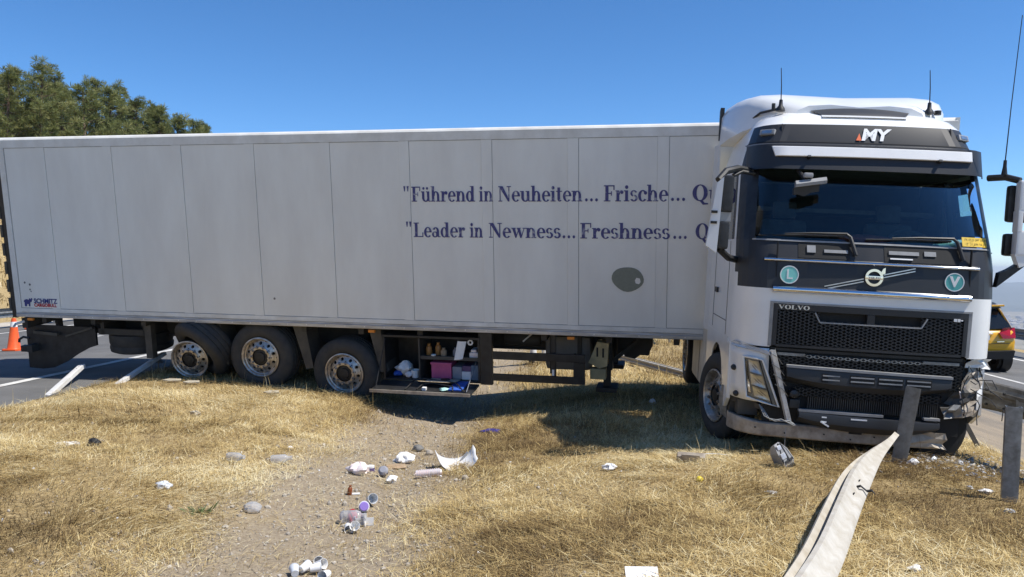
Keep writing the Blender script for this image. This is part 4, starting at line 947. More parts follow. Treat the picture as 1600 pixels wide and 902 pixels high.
st.bar((-.41, fy(.4, .3)-.07, .33), (-.33, fy(.4, .3)-.07, .285), .015, .015).build('slat', 'text_white', lp2, smooth=0)
cp('fog_lamp', MB().lathe([(0, -.02), (.04, -.01), (.05, .02), (.05, .06)], 18, 'y', org=(-.66, fy(.66, .5)-.02, .57)).box(-.70, -.60, fy(.66, .5)-.03, fy(.66, .5)+.04, .43, .52, .012), 'black_plastic')
# steel underrun beam, dusty
R_ = []
for k in range(31):
    x = -1.22+k*(1.95/30); yb = fy(x, .5)+.02; zt = .26+.04*max(0, -x-.9)-.02*max(0, x)+.004*math.sin(9*x)
    R_.append([(x, yb, .12), (x, yb-.012, .135), (x, yb-.012, zt-.012), (x, yb, zt), (x, yb+.10, zt), (x, yb+.10, .12)])
bm_ = cp('underrun_beam', MB().loft(R_), 'steel_dusty', smooth=25)
frontband(-.40, .30, .262, .285, -.015, .04, 10).build('plate', 'steel_dusty', bm_)
hl = MB()
for x, z in ((-1.0, .2), (-.72, .17), (-.35, .19), (-.1, .16), (.12, .2), (.4, .17)): hl.cyl((x, fy(x, .5)+.007, z), (x, fy(x, .5)-.0, z), .008, 8)
hl.box(-.12, .0, fy(0, .5)-.0, fy(0, .5)+.02, .215, .25).build('bolt_hole', 'slot_dark', bm_)
cp('hanging_cable', MB().tube([(-.72, .02, .24), (-.725, .0, .12), (-.72, .01, .0), (-.71, .0, -.12)], .003, 4), 'grey_plastic')
# left (near) corner: white corner panel, headlamp, broken chrome trim
cn = MB(); A = [ring(z)[3:5+NC+1] for z in (.46, .60, .75, .90, 1.0)]
cn.grid(A); co_ = cp('bumper_corner', cn, 'cab_white'); md = co_.modifiers.new('t', 'SOLIDIFY'); md.thickness = .02
cp('corner_gap', MB().grid([[(p[0]*.985, p[1]+.02, z) for p in ring(1.0)[3:5+NC+1]] for z in (.98, 1.04)]), 'slot_dark')
tri = [(-1.245, .62, 1.035), (-1.20, .30, 1.03), (-1.08, .14, 1.01), (-.92, .05, .965), (-.90, .045, .93), (-1.08, .13, .965), (-1.20, .28, .975), (-1.25, .55, .98)]
cp('torn_trim', MB().loft([[Vector(p) for p in tri], [Vector(p)+Vector((-.012, -.035, .012)) for p in tri]]), 'silver_trim', smooth=20)
HQ = [Vector(p) for p in ((-1.135, 0, .90), (-.965, 0, .885), (-.785, 0, .43), (-1.085, 0, .50))]
def hq(a, b_, off): p = (HQ[0].lerp(HQ[1], a)).lerp(HQ[3].lerp(HQ[2], a), b_); p.y = fy(p.x, p.z); return p+Vector((-.45, -.89, 0))*(off+.02*math.sin(math.pi*a)*math.sin(math.pi*b_)+.028)
g = [[hq(i/8, j/10, .0) for i in range(9)] for j in range(11)]
hlp = cp('headlamp', MB().grid([[hq(i/8, j/10, -.012) for i in range(9)] for j in range(11)]), 'grey_plastic')
inn = MB()
for a0, a1, b0, b1 in ((.22, .72, .06, .34), (.22, .74, .38, .64), (.24, .76, .68, .92)):
    inn.grid([[hq(a0+(a1-a0)*i/6, b0+(b1-b0)*j/6, -.010+.010*max(abs(i/3-1), abs(j/3-1))**2-(.006 if (i+j) % 2 else 0)) for i in range(7)] for j in range(7)])
inn.build('reflector', 'aluminium', hlp, smooth=15)
MB().grid([[hq(.04+.10*i, .1+.085*j, -.006) for i in range(2)] for j in range(10)]).build('reflector_strip', 'chrome', hlp)
MB().grid(g).build('lens', 'lamp_glass', hlp, smooth=60)
fr_ = [hq(a, b_, .004) for a, b_ in [(0, 0), (.5, -.01), (1, 0), (1, .5), (1, 1), (.5, 1.0), (0, 1), (0, .5), (0, 0)]]
MB().tube(fr_, .012, 6).build('bezel', 'deflector_white', hlp)
MB().tube([hq(.80, 0, .006), hq(.80, 1, .006)], .006, 5).build('crack', 'slot_dark', hlp)
cp('lamp_trim', MB().grid([[Vector((-.895+.20*t, .015, 1.0-.70*t))+Vector(o_) for o_ in ((-.03, .02, -.012), (-.022, -.022, 0), (.018, -.024, 0), (.028, .03, .012))] for t in [k/12 for k in range(13)]]), 'silver_trim', smooth=20)
sn = MB(); 
for z, x in ((.76, -1.21), (.50, -1.18)): sn.lathe([(0, -.03), (.022, -.022), (.03, .0), (.03, .02)], 12, 'y', org=(x, fy(x, z)-.02, z))
cp('bumper_sensor', sn, 'black_plastic')
wr = MB()
for k in range(3): wr.tube([(-.98+.02*k, .06, .44-.02*k), (-.94+.03*k, -.01, .34-.02*k), (-.84+.03*k, -.03, .30+.012*k), (-.70+.02*k, -.02, .31-.02*k), (-.63, .0, .27)], .006, 5)
for z in (.93, .82, .72, .62): wr.tube([(-.93+.25*(.95-z)*.9, .0, z+.04), (-.86+.25*(.95-z)*.9, -.03, z), (-.80+.25*(.95-z)*.9, .0, z-.07)], .004, 4)
cp('torn_trim_strip', wr, 'galv')
cp('exposed_bracket', MB().box(-1.15, -.95, .30, .5, .28, .44, .01).bar((-1.2, .5, .42), (-.8, .2, .36), .06, .05).box(-.92, -.70, .14, .3, .30, .44, .01), 'dusty_black')
cp('loose_fender_piece', MB().loft([[(-1.27, .66, .52), (-1.24, .60, .52), (-1.20, .72, .50)], [(-1.29, .68, .36), (-1.22, .58, .34), (-1.20, .74, .36)], [(-1.26, .70, .20), (-1.21, .62, .17), (-1.19, .74, .2)]]), 'galv', smooth=0)
cp('step_bracket', MB().box(-1.2, -1.08, .52, .64, .24, .40, .01).bar((-1.18, .6, .36), (-1.0, .5, .30), .05, .05), 'dusty_black')
# crushed corner on the far side of the front: crumpled sheet pieces
def crumple(c, sx, sz, ax, seed, amp=.03, n=4):
    r = random.Random(seed); c = Vector(c); ax = Matrix.Rotation(ax[0], 3, 'Z') @ Matrix.Rotation(ax[1], 3, 'Y')
    return [[c+ax @ Vector(((i/(n-1)-.5)*sx+r.uniform(-.3, .3)*sx/n, r.uniform(-amp, amp), (j/(n-1)-.5)*sz+r.uniform(-.3, .3)*sz/n)) for i in range(n)] for j in range(n)]
for k, (c, sx, sz, ax, m) in enumerate([((1.08, .18, .97), .30, .10, (.55, .1), 'deflector_white'), ((1.02, .16, .80), .22, .26, (.5, .5), 'steel_dusty'), ((1.12, .22, .70), .10, .38, (.8, .15), 'deflector_white'), ((.90, .10, .62), .16, .22, (.1, .6), 'dusty_black'),
        ((.98, .14, .52), .30, .12, (.3, -.25), 'steel_dusty'), ((1.12, .30, .55), .16, .22, (.9, .1), 'dusty_black'), ((.82, .05, .50), .20, .12, (.1, -.2), 'galv'), ((1.02, .24, .90), .2, .2, (.4, -.3), 'galv'), ((.62, .06, .22), .34, .16, (.05, .12), 'steel_dusty'), ((.95, .12, .66), .14, .1, (.6, 1.0), 'plastic_pink')]):
    o = cp('crumpled_panel', MB().grid(crumple(c, sx, sz, ax, k+40)), m, smooth=0); md = o.modifiers.new('t', 'SOLIDIFY'); md.thickness = .004
wr = MB()
for k in range(7):
    r = random.Random(k+5); p = Vector((r.uniform(.85, 1.12), r.uniform(.0, .15), r.uniform(.7, .95))); pts = [p]
    for q in range(5): p = p+Vector((r.uniform(-.04, .09), r.uniform(-.05, .03), r.uniform(-.12, .03))); pts.append(p)
    wr.tube(pts, .005, 5)
cp('torn_wire', wr, 'black_plastic')
cp('broken_mount', MB().cyl((1.0, .25, 1.0), (1.18, .3, 1.03), .03, 10).cyl((1.05, .2, .96), (1.05, .3, 1.06), .035, 12).box(.95, 1.15, .3, .5, .5, 1.04, .02), 'black_plastic')
cp('inner_arch', MB().loft([[(.62, .30, -.05), (.98, .34, -.02), (1.02, .95, -.02), (.62, .95, -.05)], [(.66, .24, .3), (1.08, .32, .3), (1.12, .95, .3), (.66, .95, .3)], [(.70, .3, .62), (1.10, .38, .60), (1.14, .95, .6), (.70, .95, .62)]]), 'slot_dark', smooth=25)
# wheels
wheel('steer', CROOT, (-1.25, 1.36, CB+.28), (0, rad(0), rad(-74)))
wheel('steer', CROOT, (1.20, 1.30, CB+.26), (0, 0, rad(106)))
for sx in (-1, 1):
    for q in (0, 1): wheel('steer', CROOT, (sx*(1.24-.34*q), 5.05, CB+.33), (0, 0, rad(-90 if sx < 0 else 90)))
    cp('frame_rail', MB().box(sx*.38, sx*.46, .9, 5.9, .62, .90), 'underbody')
    cp('rear_mudguard', MB().grid([[(xx, 5.05+.60*math.cos(a), .33+.60*math.sin(a)) for xx in (sx*1.24, sx*.55)] for a in [math.pi*(.06+.88*k/12) for k in range(13)]]), 'black_plastic')
cp('rear_axle', MB().cyl((-.9, 5.05, .33), (.9, 5.05, .33), .09, 12).box(-.25, .25, 4.8, 5.3, .15, .55, .06), 'underbody')
cp('front_axle', MB().cyl((-1.0, 1.35, .25), (1.0, 1.35, .25), .07, 12), 'underbody')
cp('engine_block', MB().box(-.4, .4, .4, 2.2, .15, 1.0, .05), 'underbody')
cp('fifth_wheel', MB().box(-.45, .45, 3.95, 4.85, .92, 1.0, .03), 'underbody')
cp('rubber_skirt_flap', MB().box(-1.18, -.8, 4.30, 4.34, .15, .85), 'rubber')
# mirrors
def mirror_left():
    c = cp('mirror_housing', MB().loft([[(-1.59+.075*t, .10, 1.99+.66*t-.03*t), (-1.485-.0*t+.03*t, .085, 1.92+.76*t), (-1.48+.03*t, .20, 1.92+.76*t), (-1.585+.075*t, .22, 1.99+.63*t)] for t in (0, .08, .45, .55, .92, 1)]), 'mirror_white', smooth=30)
    MB().box(-1.475, -1.37, .11, .24, 1.96, 2.24, .03).build('lower_mirror', 'black_plastic', c); MB().box(-1.46, -1.35, .11, .24, 2.33, 2.70, .03).build('upper_mirror', 'black_plastic', c)
    MB().box(-1.47, -1.36, .14, .20, 2.24, 2.33).build('joint', 'grey_plastic', c)
    MB().box(-1.56, -1.50, .078, .10, 2.21, 2.235).build('slot', 'slot_dark', c); MB().box(-1.56, -1.50, .078, .10, 2.315, 2.34).build('slot', 'slot_dark', c)
    MB().tube([(-1.12, .55, 2.79), (-1.28, .40, 2.80), (-1.42, .25, 2.75), (-1.50, .17, 2.65)], .035, 8).build('upper_arm', 'black_plastic', c)
    MB().tube([(-1.22, .45, 1.86), (-1.34, .3, 1.88), (-1.46, .17, 1.97)], .035, 8).build('lower_arm', 'black_plastic', c)
    MB().tube([(-1.1, .5, 2.76), (-1.24, .42, 2.77), (-1.33, .36, 2.72)], .022, 8).build('bracket', 'black_plastic', c)
mirror_left()
def mirror_right():
    X0, X1 = 1.33, 1.56
    c = cp('mirror_housing', MB().box(X0, X1, .16, .27, 2.45, 2.76, .03).box(X0, X1, .16, .27, 2.03, 2.28, .03).box(X0, X0+.05, .16, .27, 2.26, 2.47, .012).box(X1-.05, X1, .16, .27, 2.26, 2.47, .012), 'mirror_white', smooth=30)
    MB().prism([(X0, 2.05), (X0+.05, 1.92), (X0+.12, 1.95), (X1, 2.05)], .17, .26, 'y').build('chin', 'mirror_white', c)
    MB().box(X0-.045, X1-.02, .275, .36, 2.36, 2.72, .03).build('upper_mirror', 'black_plastic', c); MB().box(X0-.05, X1-.02, .275, .36, 2.03, 2.25, .03).build('lower_mirror', 'black_plastic', c)
    MB().tube([(1.17, .48, 2.80), (1.27, .34, 2.80), (1.36, .24, 2.76)], .033, 8).build('upper_arm', 'black_plastic', c)
    MB().prism([(1.20, 1.72), (1.22, 1.86), (1.30, 1.90), (1.50, 2.04), (1.56, 2.04), (1.40, 1.90)], .20, .28, 'y').build('lower_arm', 'black_plastic', c)
    MB().tube([(1.235, .30, 2.82), (1.235, .30, 2.90), (1.235, .30, 2.96)], [.03, .018, .016], 8).tube([(1.235, .3, 2.95), (1.25, .3, 3.5), (1.275, .28, 4.35)], [.006, .0045, .0035], 6).build('radio_antenna', 'black_plastic', c)
mirror_right()
cp('pillar_louvre', MB().box(1.245, 1.262, .48, .56, 1.95, 1.96).box(1.245, 1.262, .48, .56, 2.0, 2.01).box(1.245, 1.262, .48, .56, 2.05, 2.06).box(1.245, 1.262, .48, .56, 1.90, 1.91), 'black_plastic')
fm = cp('front_mirror', MB().loft([[(x, .13+dy, 2.655+.17*(x+.63)+dz) for dy, dz in ((-.03, -.03), (-.035, .0), (0, .035), (.04, .03), (.05, -.03))] for x in (-.76, -.70, -.60, -.50, -.47)]), 'grey_plastic', smooth=30)
MB().loft([[(x, .16+dy, 2.60+.17*(x+.66)+dz) for dy, dz in ((-.03, .02), (-.02, -.05-(.03 if -.74 < x < -.6 else 0)), (.04, -.05), (.05, .02))] for x in (-.77, -.74, -.67, -.6, -.53)]).build('mirror_face', 'black_plastic', fm)
MB().tube([(-.70, .36, 2.80), (-.68, .22, 2.73), (-.66, .14, 2.68)], .02, 8).build('arm', 'black_plastic', fm); MB().box(-.69, -.60, .10, .16, 2.70, 2.75, .015).build('clamp', 'grey_plastic', fm)
# cab interior
cp('dashboard', MB().loft([[(x, fy(x, 2.1)+.06, 2.03), (x, fy(x, 2.1)+.10, 2.085), (x, .62, 2.12), (x, .80, 2.05), (x, .80, 1.5), (x, fy(x, 2.1)+.06, 1.5)] for x in np.linspace(-1.15, 1.15, 9)]), 'interior_dark')
cp('cab_floor', MB().box(-1.2, 1.2, .3, 2.25, 1.05, 1.10), 'interior_dark')
cp('rear_lining', MB().prism([(-1.2, 1.1), (1.2, 1.1), (1.2, 2.08), (1.15, 2.83), (-1.15, 2.83), (-1.2, 2.08)], 2.22, 2.26, 'y'), 'interior_dark', smooth=0)
cp('ceiling_lining', MB().box(-1.08, 1.08, .62, 2.22, 2.84, 2.88).box(-1.1, 1.1, 1.6, 2.2, 2.45, 2.50), 'interior_grey')
cp('bunk', MB().box(-1.15, 1.15, 1.65, 2.2, 1.5, 1.85, .05), 'seat_cloth')
for sx in (-1, 1):
    cp('door_lining', MB().box(sx*1.19, sx*1.215, .8, 2.2, 1.1, 2.05), 'interior_grey')
    cp('rear_side_lining', MB().box(sx*1.15, sx*1.175, 1.5, 2.2, 2.05, 2.84), 'interior_dark')
    s_ = cp('seat', MB().box(sx*.30, sx*.85, 1.0, 1.5, 1.5, 1.72, .05), 'seat_cloth')
    MB().box(sx*.32, sx*.83, 1.42, 1.58, 1.7, 2.35, .06).build('backrest', 'seat_cloth', s_); MB().box(sx*.44, sx*.70, 1.44, 1.56, 2.36, 2.56, .04).build('headrest', 'seat_cloth', s_)
swm = MB(); swm.lathe([(.20, -.015), (.225, -.018), (.235, 0), (.225, .018), (.20, .015)], 28, 'z', close=True); swm.box(-.2, .2, -.02, .02, -.012, .008).box(-.06, .06, -.06, .06, -.02, .02, .01)
swm.xf(Matrix.Translation((.62, .86, 2.13)) @ Matrix.Rotation(rad(35), 4, 'X'))
cp('steering_wheel', swm, 'interior_grey')
stk = cp('windscreen_sticker', MB().grid([[(x, fy(x, z)-.006, z) for x in np.linspace(.84, 1.10, 7)] for z in (2.10, 2.14, 2.19)]), 'sticker_yellow')
for txt, z in (('FK 0533 287 34 34', 2.165), ('2   51 694 34 34', 2.122)):
    text_mesh(txt, .034, 'slot_dark', 'lettering', stk, Matrix.Translation((.97, fy(.97, z)-.010, z)) @ Matrix.Rotation(rad(22), 4, 'Z') @ FRONT)
# things on the dashboard
def cobj(name, mb, m, label, cat, smooth=35):
    o = mb.build(name, m, None, smooth); o.matrix_world = CM.copy(); ctr(o); return tag(o, label, cat)
cobj('red_cloth', lump(.02, .42, 2.13, .24, .10, .05, 31, .3), 'red_cloth', 'crumpled red cloth on the dashboard behind the windscreen', 'cloth')
cobj('towel', MB().box(.68, .94, .30, .46, 2.09, 2.13, .012).xf(Matrix.Translation((.8, .38, 2.1)) @ Matrix.Rotation(rad(-7), 4, 'Y') @ Matrix.Translation((-.8, -.38, -2.1))), 'mint', 'folded mint green towel on the dashboard at the steering wheel', 'towel')

# ------------------------------------------------------------------ helpers: photo direction -> point on the terrain
def pg(px, py, dz=0.0):
    a = (px-800)/F_PX; b = (451-py)/F_PX; d = (fw+rt*a+up*b)
    t = 3.0
    while t < 80:
        x, y, z = d.x*t, d.y*t, EYE+d.z*t
        if z <= gh(x, y)+dz: return Vector((x, y, gh(x, y)))
        t += .02
    return Vector((d.x*t, d.y*t, gh(d.x*t, d.y*t)))

# ------------------------------------------------------------------ yellow car on the far carriageway
def suv():
    x0, y0 = 10.74, 18.35
    R0 = Matrix.Translation((x0, y0, rh(x0, y0+1)-.04)) @ Matrix.Rotation(rad(-2.4), 4, 'Y') @ Matrix.Rotation(rad(-4), 4, 'Z')
    c = empty('parked_car', R0, 'yellow compact SUV on the road behind the truck, seen from the rear', 'car')
    ys = [0, .05, .18, .5, 1.2, 2.4, 3.0, 3.6, 3.95, 4.12]
    hwid = [.80, .855, .88, .885, .885, .885, .885, .87, .80, .66]; top = [.86, .95, 1.02, 1.04, 1.03, 1.0, .98, .93, .86, .72]; bot = [.48, .40, .34, .32, .32, .32, .32, .32, .36, .45]
    R_ = []
    for y, h, t, b in zip(ys, hwid, top, bot):
        half = [(h*.90, b), (h*.98, b+.12), (h, b+(t-b)*.55), (h*.975, t-.05), (h*.92, t)]
        R_.append([(x, y, z) for x, z in half]+[(-x, y, z) for x, z in reversed(half)])
    MB().loft(R_).build('body', 'suv_yellow', c, smooth=40)
    G = []
    for y, h, z in ((.06, .80, .98), (.30, .74, 1.32), (.42, .70, 1.50), (.70, .68, 1.585), (1.5, .68, 1.60), (2.2, .67, 1.56), (2.95, .76, 1.0)):
        G.append([(-.82 if z > 1.0 else -h, y if z <= 1 else y, 1.0), (-h, y, max(z, 1.001)), (0, y, max(z, 1.001)+.012), (h, y, max(z, 1.001)), (.82 if z > 1 else h, y, 1.0)])
    MB().loft(G).build('greenhouse', 'dark_glass', c, smooth=30)
    MB().loft([[(-h, y, z), (-h+.06, y, z+.03), (0, y, z+.05), (h-.06, y, z+.03), (h, y, z), (0, y, z-.01)] for y, h, z in ((.30, .70, 1.46), (.55, .70, 1.56), (1.5, .70, 1.59), (2.15, .68, 1.55))]).build('roof', 'suv_black', c)
    MB().box(-.72, .72, .20, .34, 1.50, 1.545, .015).build('roof_spoiler', 'suv_yellow', c)
    for sx in (-1, 1):
        tl = MB().loft([[(sx*.46, -.045, .92), (sx*.54, -.05, .78), (sx*.84, -.01, .78), (sx*.90, .12, .88), (sx*.89, .12, 1.02), (sx*.60, -.03, 1.03)], [(sx*.50, .06, .92), (sx*.58, .06, .80), (sx*.84, .12, .80), (sx*.88, .26, .90), (sx*.86, .28, 1.0), (sx*.62, .10, 1.01)]]).build('tail_light', 'tail_red', c)
        MB().loft([[(sx*.81, .09, 1.0), (sx*.885, .22, 1.0), (sx*.70, .42, 1.5), (sx*.64, .34, 1.5)], [(sx*.79, .12, 1.0), (sx*.865, .25, 1.0), (sx*.68, .45, 1.5), (sx*.62, .37, 1.5)]]).build('rear_pillar', 'suv_yellow', c)
        for y in (.62, 3.25):
            w_ = MB().lathe([(.20, -.09), (.30, -.10), (.325, -.07), (.33, 0), (.325, .07), (.30, .10), (.20, .09)], 28, 'x', org=(sx*.74, y, .31), close=True).build('wheel', 'rubber', c)
            MB().lathe([(0, sx*.08), (.10, sx*.09), (.20, sx*.07)], 24, 'x', org=(sx*.74, y, .31)).build('rim', 'rim_alu', w_)
            MB().lathe([(.345, -.12), (.40, -.11), (.40, .10), (.345, .12)], 28, 'x', org=(sx*.80, y, .33), close=True).build('wheel_arch', 'suv_black', c)
    MB().loft([[(-.80, -.06, .50), (-.80, .2, .52), (-.78, .2, .30), (-.78, -.02, .34)], [(-.5, -.10, .50), (-.5, .2, .52), (-.5, .2, .28), (-.5, -.06, .32)], [(.5, -.10, .50), (.5, .2, .52), (.5, .2, .28), (.5, -.06, .32)], [(.80, -.06, .50), (.80, .2, .52), (.78, .2, .30), (.78, -.02, .34)]]).build('rear_bumper', 'suv_black', c)
    MB().box(-.84, .84, .04, .4, .36, .52, .03).build('cladding', 'suv_black', c)
    MB().box(-.26, .26, -.035, -.02, .76, .87, .004).build('number_plate', 'plate', c)
    MB().box(-.30, .34, -.028, .0, .885, .915, .006).build('tailgate_handle', 'chrome', c)
    MB().box(-.72, .72, -.022, .01, .665, .673).build('tailgate_gap', 'suv_black', c)
    MB().box(.42, .58, -.03, -.02, .70, .725).build('badge', 'chrome', c)
suv()

# ------------------------------------------------------------------ guard rails
WP = [(-.155, .0), (-.150, .022), (-.118, .030), (-.098, .076), (-.060, .082), (-.036, .058), (-.020, .012), (0, .004), (.020, .012), (.036, .058), (.060, .082), (.098, .076), (.118, .030), (.150, .022), (.155, .0)]
def wbeam(path, name, m, parent=None, side=None, ups=None, squash=None, th=.004):
    path = [Vector(p) for p in path]; k = len(path); mb = MB(); R_ = []
    for i, p in enumerate(path):
        t = (path[min(i+1, k-1)]-path[max(i-1, 0)]).normalized()
        u = Vector(ups[i] if ups else (0, 0, 1)); u = (u-t*u.dot(t)).normalized(); n = t.cross(u).normalized()*(side or 1)
        q = squash[i] if squash else (1, 1)
        R_.append([p+u*h*q[0]+n*d*q[1] for h, d in WP]+[p+u*h*q[0]*1.0+n*(d*q[1]-th) for h, d in reversed(WP)])
    mb.loft(R_); o = mb.build(name, m, parent, smooth=50); return o
def post_mb(h, w=.10, d=.05, t=.005):    # open sigma/C post, standing at the origin
    pr = [(-w/2, 0), (-w/2+.02, -.004), (w/2-.02, -.004), (w/2, 0), (w/2, d), (w/2-.02, d), (w/2-.02, d-t), (w/2-t, d-t), (w/2-t, t), (-w/2+t, t), (-w/2+t, d-t), (-w/2+.02, d-t), (-w/2+.02, d), (-w/2, d)]
    return MB().prism(pr, 0, h, 'z')
def put_post(name, mb, m, mtx, label, group=None, cat='post'):
    o = mb.build(name, m, None, smooth=20); o.matrix_world = mtx; return tag(o, label, cat, group)
# the beam torn loose and lying towards the camera
P0 = [pg(px_, py_, h_)+Vector((0, 0, h_)) for px_, py_, h_ in ((1222, 1010, .07), (1258, 950, .07), (1287, 902, .07), (1306, 845, .08), (1325, 796, .10), (1346, 755, .13), (1368, 723, .17), (1389, 700, .21), (1404, 680, .25))]
fine = []
for i in range(len(P0)-1):
    for q in range(4): fine.append(P0[i].lerp(P0[i+1], q/4))
fine.append(P0[-1])
for _ in range(10): fine = [fine[0]]+[(fine[i-1]+fine[i]*2+fine[i+1])/4 for i in range(1, len(fine)-1)]+[fine[-1]]
nfi = len(fine); ups = []; sq = []
for i in range(nfi):
    t = i/(nfi-1); ang = .36+.75*max(0, t-.45)**1.3
    ups.append((math.cos(ang), .35, math.sin(ang))); e_ = min(1, max(0, (t-.55)/.45)); e_ = e_*e_*(3-2*e_); sq.append((.66*(1-.93*e_), 1.9*(1-.72*e_)))
rail = wbeam(fine, 'guard_rail_beam', 'galv_pale', None, -1, ups, sq, .005)
tag(rail, 'pale dusty guard rail beam torn loose, lying in the dry grass towards the camera', 'guard rail')
sl_ = MB()
for i, e in ((int(nfi*.50), -.02), (int(nfi*.56), -.02)):
    for h in (-.078, .078):
        t = (fine[i+1]-fine[i-1]).normalized(); u = Vector(ups[i]); u = (u-t*u.dot(t)).normalized(); n = -t.cross(u)
        sl_.obox(fine[i]+u*h+n*.083, t*.018, u*.006, n*.003)
sl_.build('slot', 'slot_dark', rail, smooth=0)
i = int(nfi*.53); jt = wbeam([fine[i].lerp(fine[i+1], .1), fine[i].lerp(fine[i+1], .25)], 'splice_edge', 'slot_dark', rail, -1, [ups[i]]*2, [(1.02, 1.04)]*2, .012)
# bent post in front of the bumper, standing post on the right
pb = pg(1412, 712)
put_post('guard_rail_post', post_mb(.80, .13, .06), 'galv_dark', Matrix.Translation((3.58, 7.36, gh(3.58, 7.36)-.08)) @ Matrix.Rotation(rad(13), 4, 'Y') @ Matrix.Rotation(rad(-6), 4, 'X') @ Matrix.Rotation(rad(-26), 4, 'Z'), 'dark steel guard rail post leaning in front of the truck bumper', 'guard rail posts')
pr_ = pg(1577, 787); 
put_post('guard_rail_post', post_mb(.86, .11, .07), 'galv', Matrix.Translation((pr_.x, pr_.y, pr_.z-.12)) @ Matrix.Rotation(rad(1.5), 4, 'Y') @ Matrix.Rotation(rad(-24), 4, 'Z'), 'upright steel guard rail post with no beam, right of the truck', 'guard rail posts')
# beam pushed out behind that post
pth = [(5.02, 9.3, .62), (5.02, 8.8, .66), (5.0, 8.2, .70), (4.98, 7.6, .70), (4.97, 7.0, .68), (4.97, 6.0, .66), (4.95, 4.6, .64)]
pr2 = []
for i in range(len(pth)-1):
    for q in range(4): pr2.append(Vector(pth[i]).lerp(Vector(pth[i+1]), q/4))
rail2 = tag(wbeam(pr2, 'guard_rail_beam', 'galv_dark', None, 1, [(-.25, 0, 1)]*len(pr2)), 'bent grey guard rail beam running behind the upright post', 'guard rail')
hb = MB()
for y, z in ((8.45, .69), (8.2, .70), (7.9, .70)):
    for dz in (-.075, .075): hb.cyl((4.90, y, z+dz), (4.88, y, z+dz), .014, 8)
hb.build('bolt', 'slot_dark', rail2)
MB().obox((4.90, 7.62, .70), (.012, 0, 0), (0, .09, 0), (0, 0, .05)).build('bracket', 'galv', rail2)
put_post('guard_rail_post', post_mb(.95, .11, .06), 'galv', Matrix.Translation((5.13, 6.9, rh(5.13, 6.9)-.1)) @ Matrix.Rotation(rad(90), 4, 'Z'), 'post carrying the bent beam, behind the upright post', 'guard rail posts')
# rails along the road edges
def rail_run(s, y0, y1, zc, label, grp, step=4.0, side=1, m='galv', nposts=6, plabel=''):
    ya = np.arange(y0, y1+.1, 2.0)
    pts = [(s+.07*y, y, rh(s+.07*y, y)+zc) for y in ya]
    r_ = tag(wbeam(pts, 'guard_rail_beam', m, None, side), label, 'guard rail')
    y = y0+.5; k = 0
    while y < y1 and k < nposts:
        x = s+.07*y-side*.06
        put_post('guard_rail_post', post_mb(zc+.22), m, Matrix.Translation((x, y, rh(x, y)-.1)) @ Matrix.Rotation(rad(90*side), 4, 'Z'), plabel % NTH[k], grp); y += step; k += 1
    return r_
rail_run(-18.4, 16, 150, .52, 'grey guard rail along the far side of the left road', 'posts of the left road rail', 4, -1, nposts=8, plabel='%s nearest post of the guard rail across the left road')
rail_run(13.2, 14, 150, .62, 'grey guard rail along the far side of the right road', 'posts of the right road rail', 2.0, 1, nposts=10, plabel='%s nearest post of the guard rail beyond the yellow car')
rail_run(2.6, 20.5, 90, .58, 'grey median guard rail seen low under the trailer', 'posts of the median rail', 2.0, -1, nposts=7, plabel='%s nearest post of the median rail beyond the trailer')
# torn rail in the grass behind the trailer
a_, b_ = pg(995, 573), pg(1062, 592)
pts = [a_.lerp(b_, t)+Vector((0, 0, .10)) for t in (-.6, -.3, 0, .3, .6, 1, 1.4, 1.9)]
tag(wbeam(pts, 'guard_rail_beam', 'galv_pale', None, 1, [(0, .6, .8)]*8, [(.5, .6)]*8), 'pale torn guard rail beam lying in the grass behind the trailer', 'guard rail')
# knocked-over white posts at the edge of the left road
for (ax, ay, az), (bx, by, bz), lb in (((-6.55, 11.15, 0), (-6.95, 12.9, .30), 'knocked-over white post at the road edge, nearer the left picture edge'), ((-6.15, 12.3, 0), (-6.0, 13.75, .34), 'knocked-over white post leaning towards the damaged trailer wheel')):
    A_ = Vector((ax, ay, gh(ax, ay)-.02+az)); B_ = Vector((bx, by, gh(bx, by)+bz)); d = (B_-A_); q = d.to_track_quat('Z', 'Y').to_matrix().to_4x4()
    o = put_post('guard_rail_post', post_mb(d.length, .10, .055), 'post_white', Matrix.Translation(A_) @ q @ Matrix.Rotation(rad(170), 4, 'Z'), lb, 'knocked-over posts')
    hb = MB()
    for h in (.06, .14, .26): hb.box(-.008, .008, -.0065, -.004, d.length-h-.016, d.length-h)
    hb.build('bolt_hole', 'slot_dark', o, smooth=0)

# ------------------------------------------------------------------ traffic cones
def cone(x, y, lb, sc=1.0):
    c = empty('traffic_cone', Matrix.Translation((x, y, rh(x, y)+.008)) @ Matrix.Scale(sc, 4), lb, 'cone', 'traffic cones')
    MB().prism([(-.19, -.14), (-.14, -.19), (.14, -.19), (.19, -.14), (.19, .14), (.14, .19), (-.14, .19), (-.19, .14)], 0, .035, 'z').build('base', 'cone_orange', c)
    MB().lathe([(.145, .035), (.135, .05), (.074, .53)], 28).build('cone_body', 'cone_orange', c)
    MB().lathe([(.0745, .53), (.058, .645)], 28).build('reflective_band', 'cone_white', c)
    MB().lathe([(.0575, .645), (.045, .72), (.028, .722), (.028, .70)], 28).build('tip', 'cone_orange', c)
cp_ = pg(22, 552)
cone(cp_.x, cp_.y, 'nearest orange traffic cone with white collar behind the trailer rear')
cone(-15.35, 25.6, 'farther orange traffic cone by the edge of the left road')

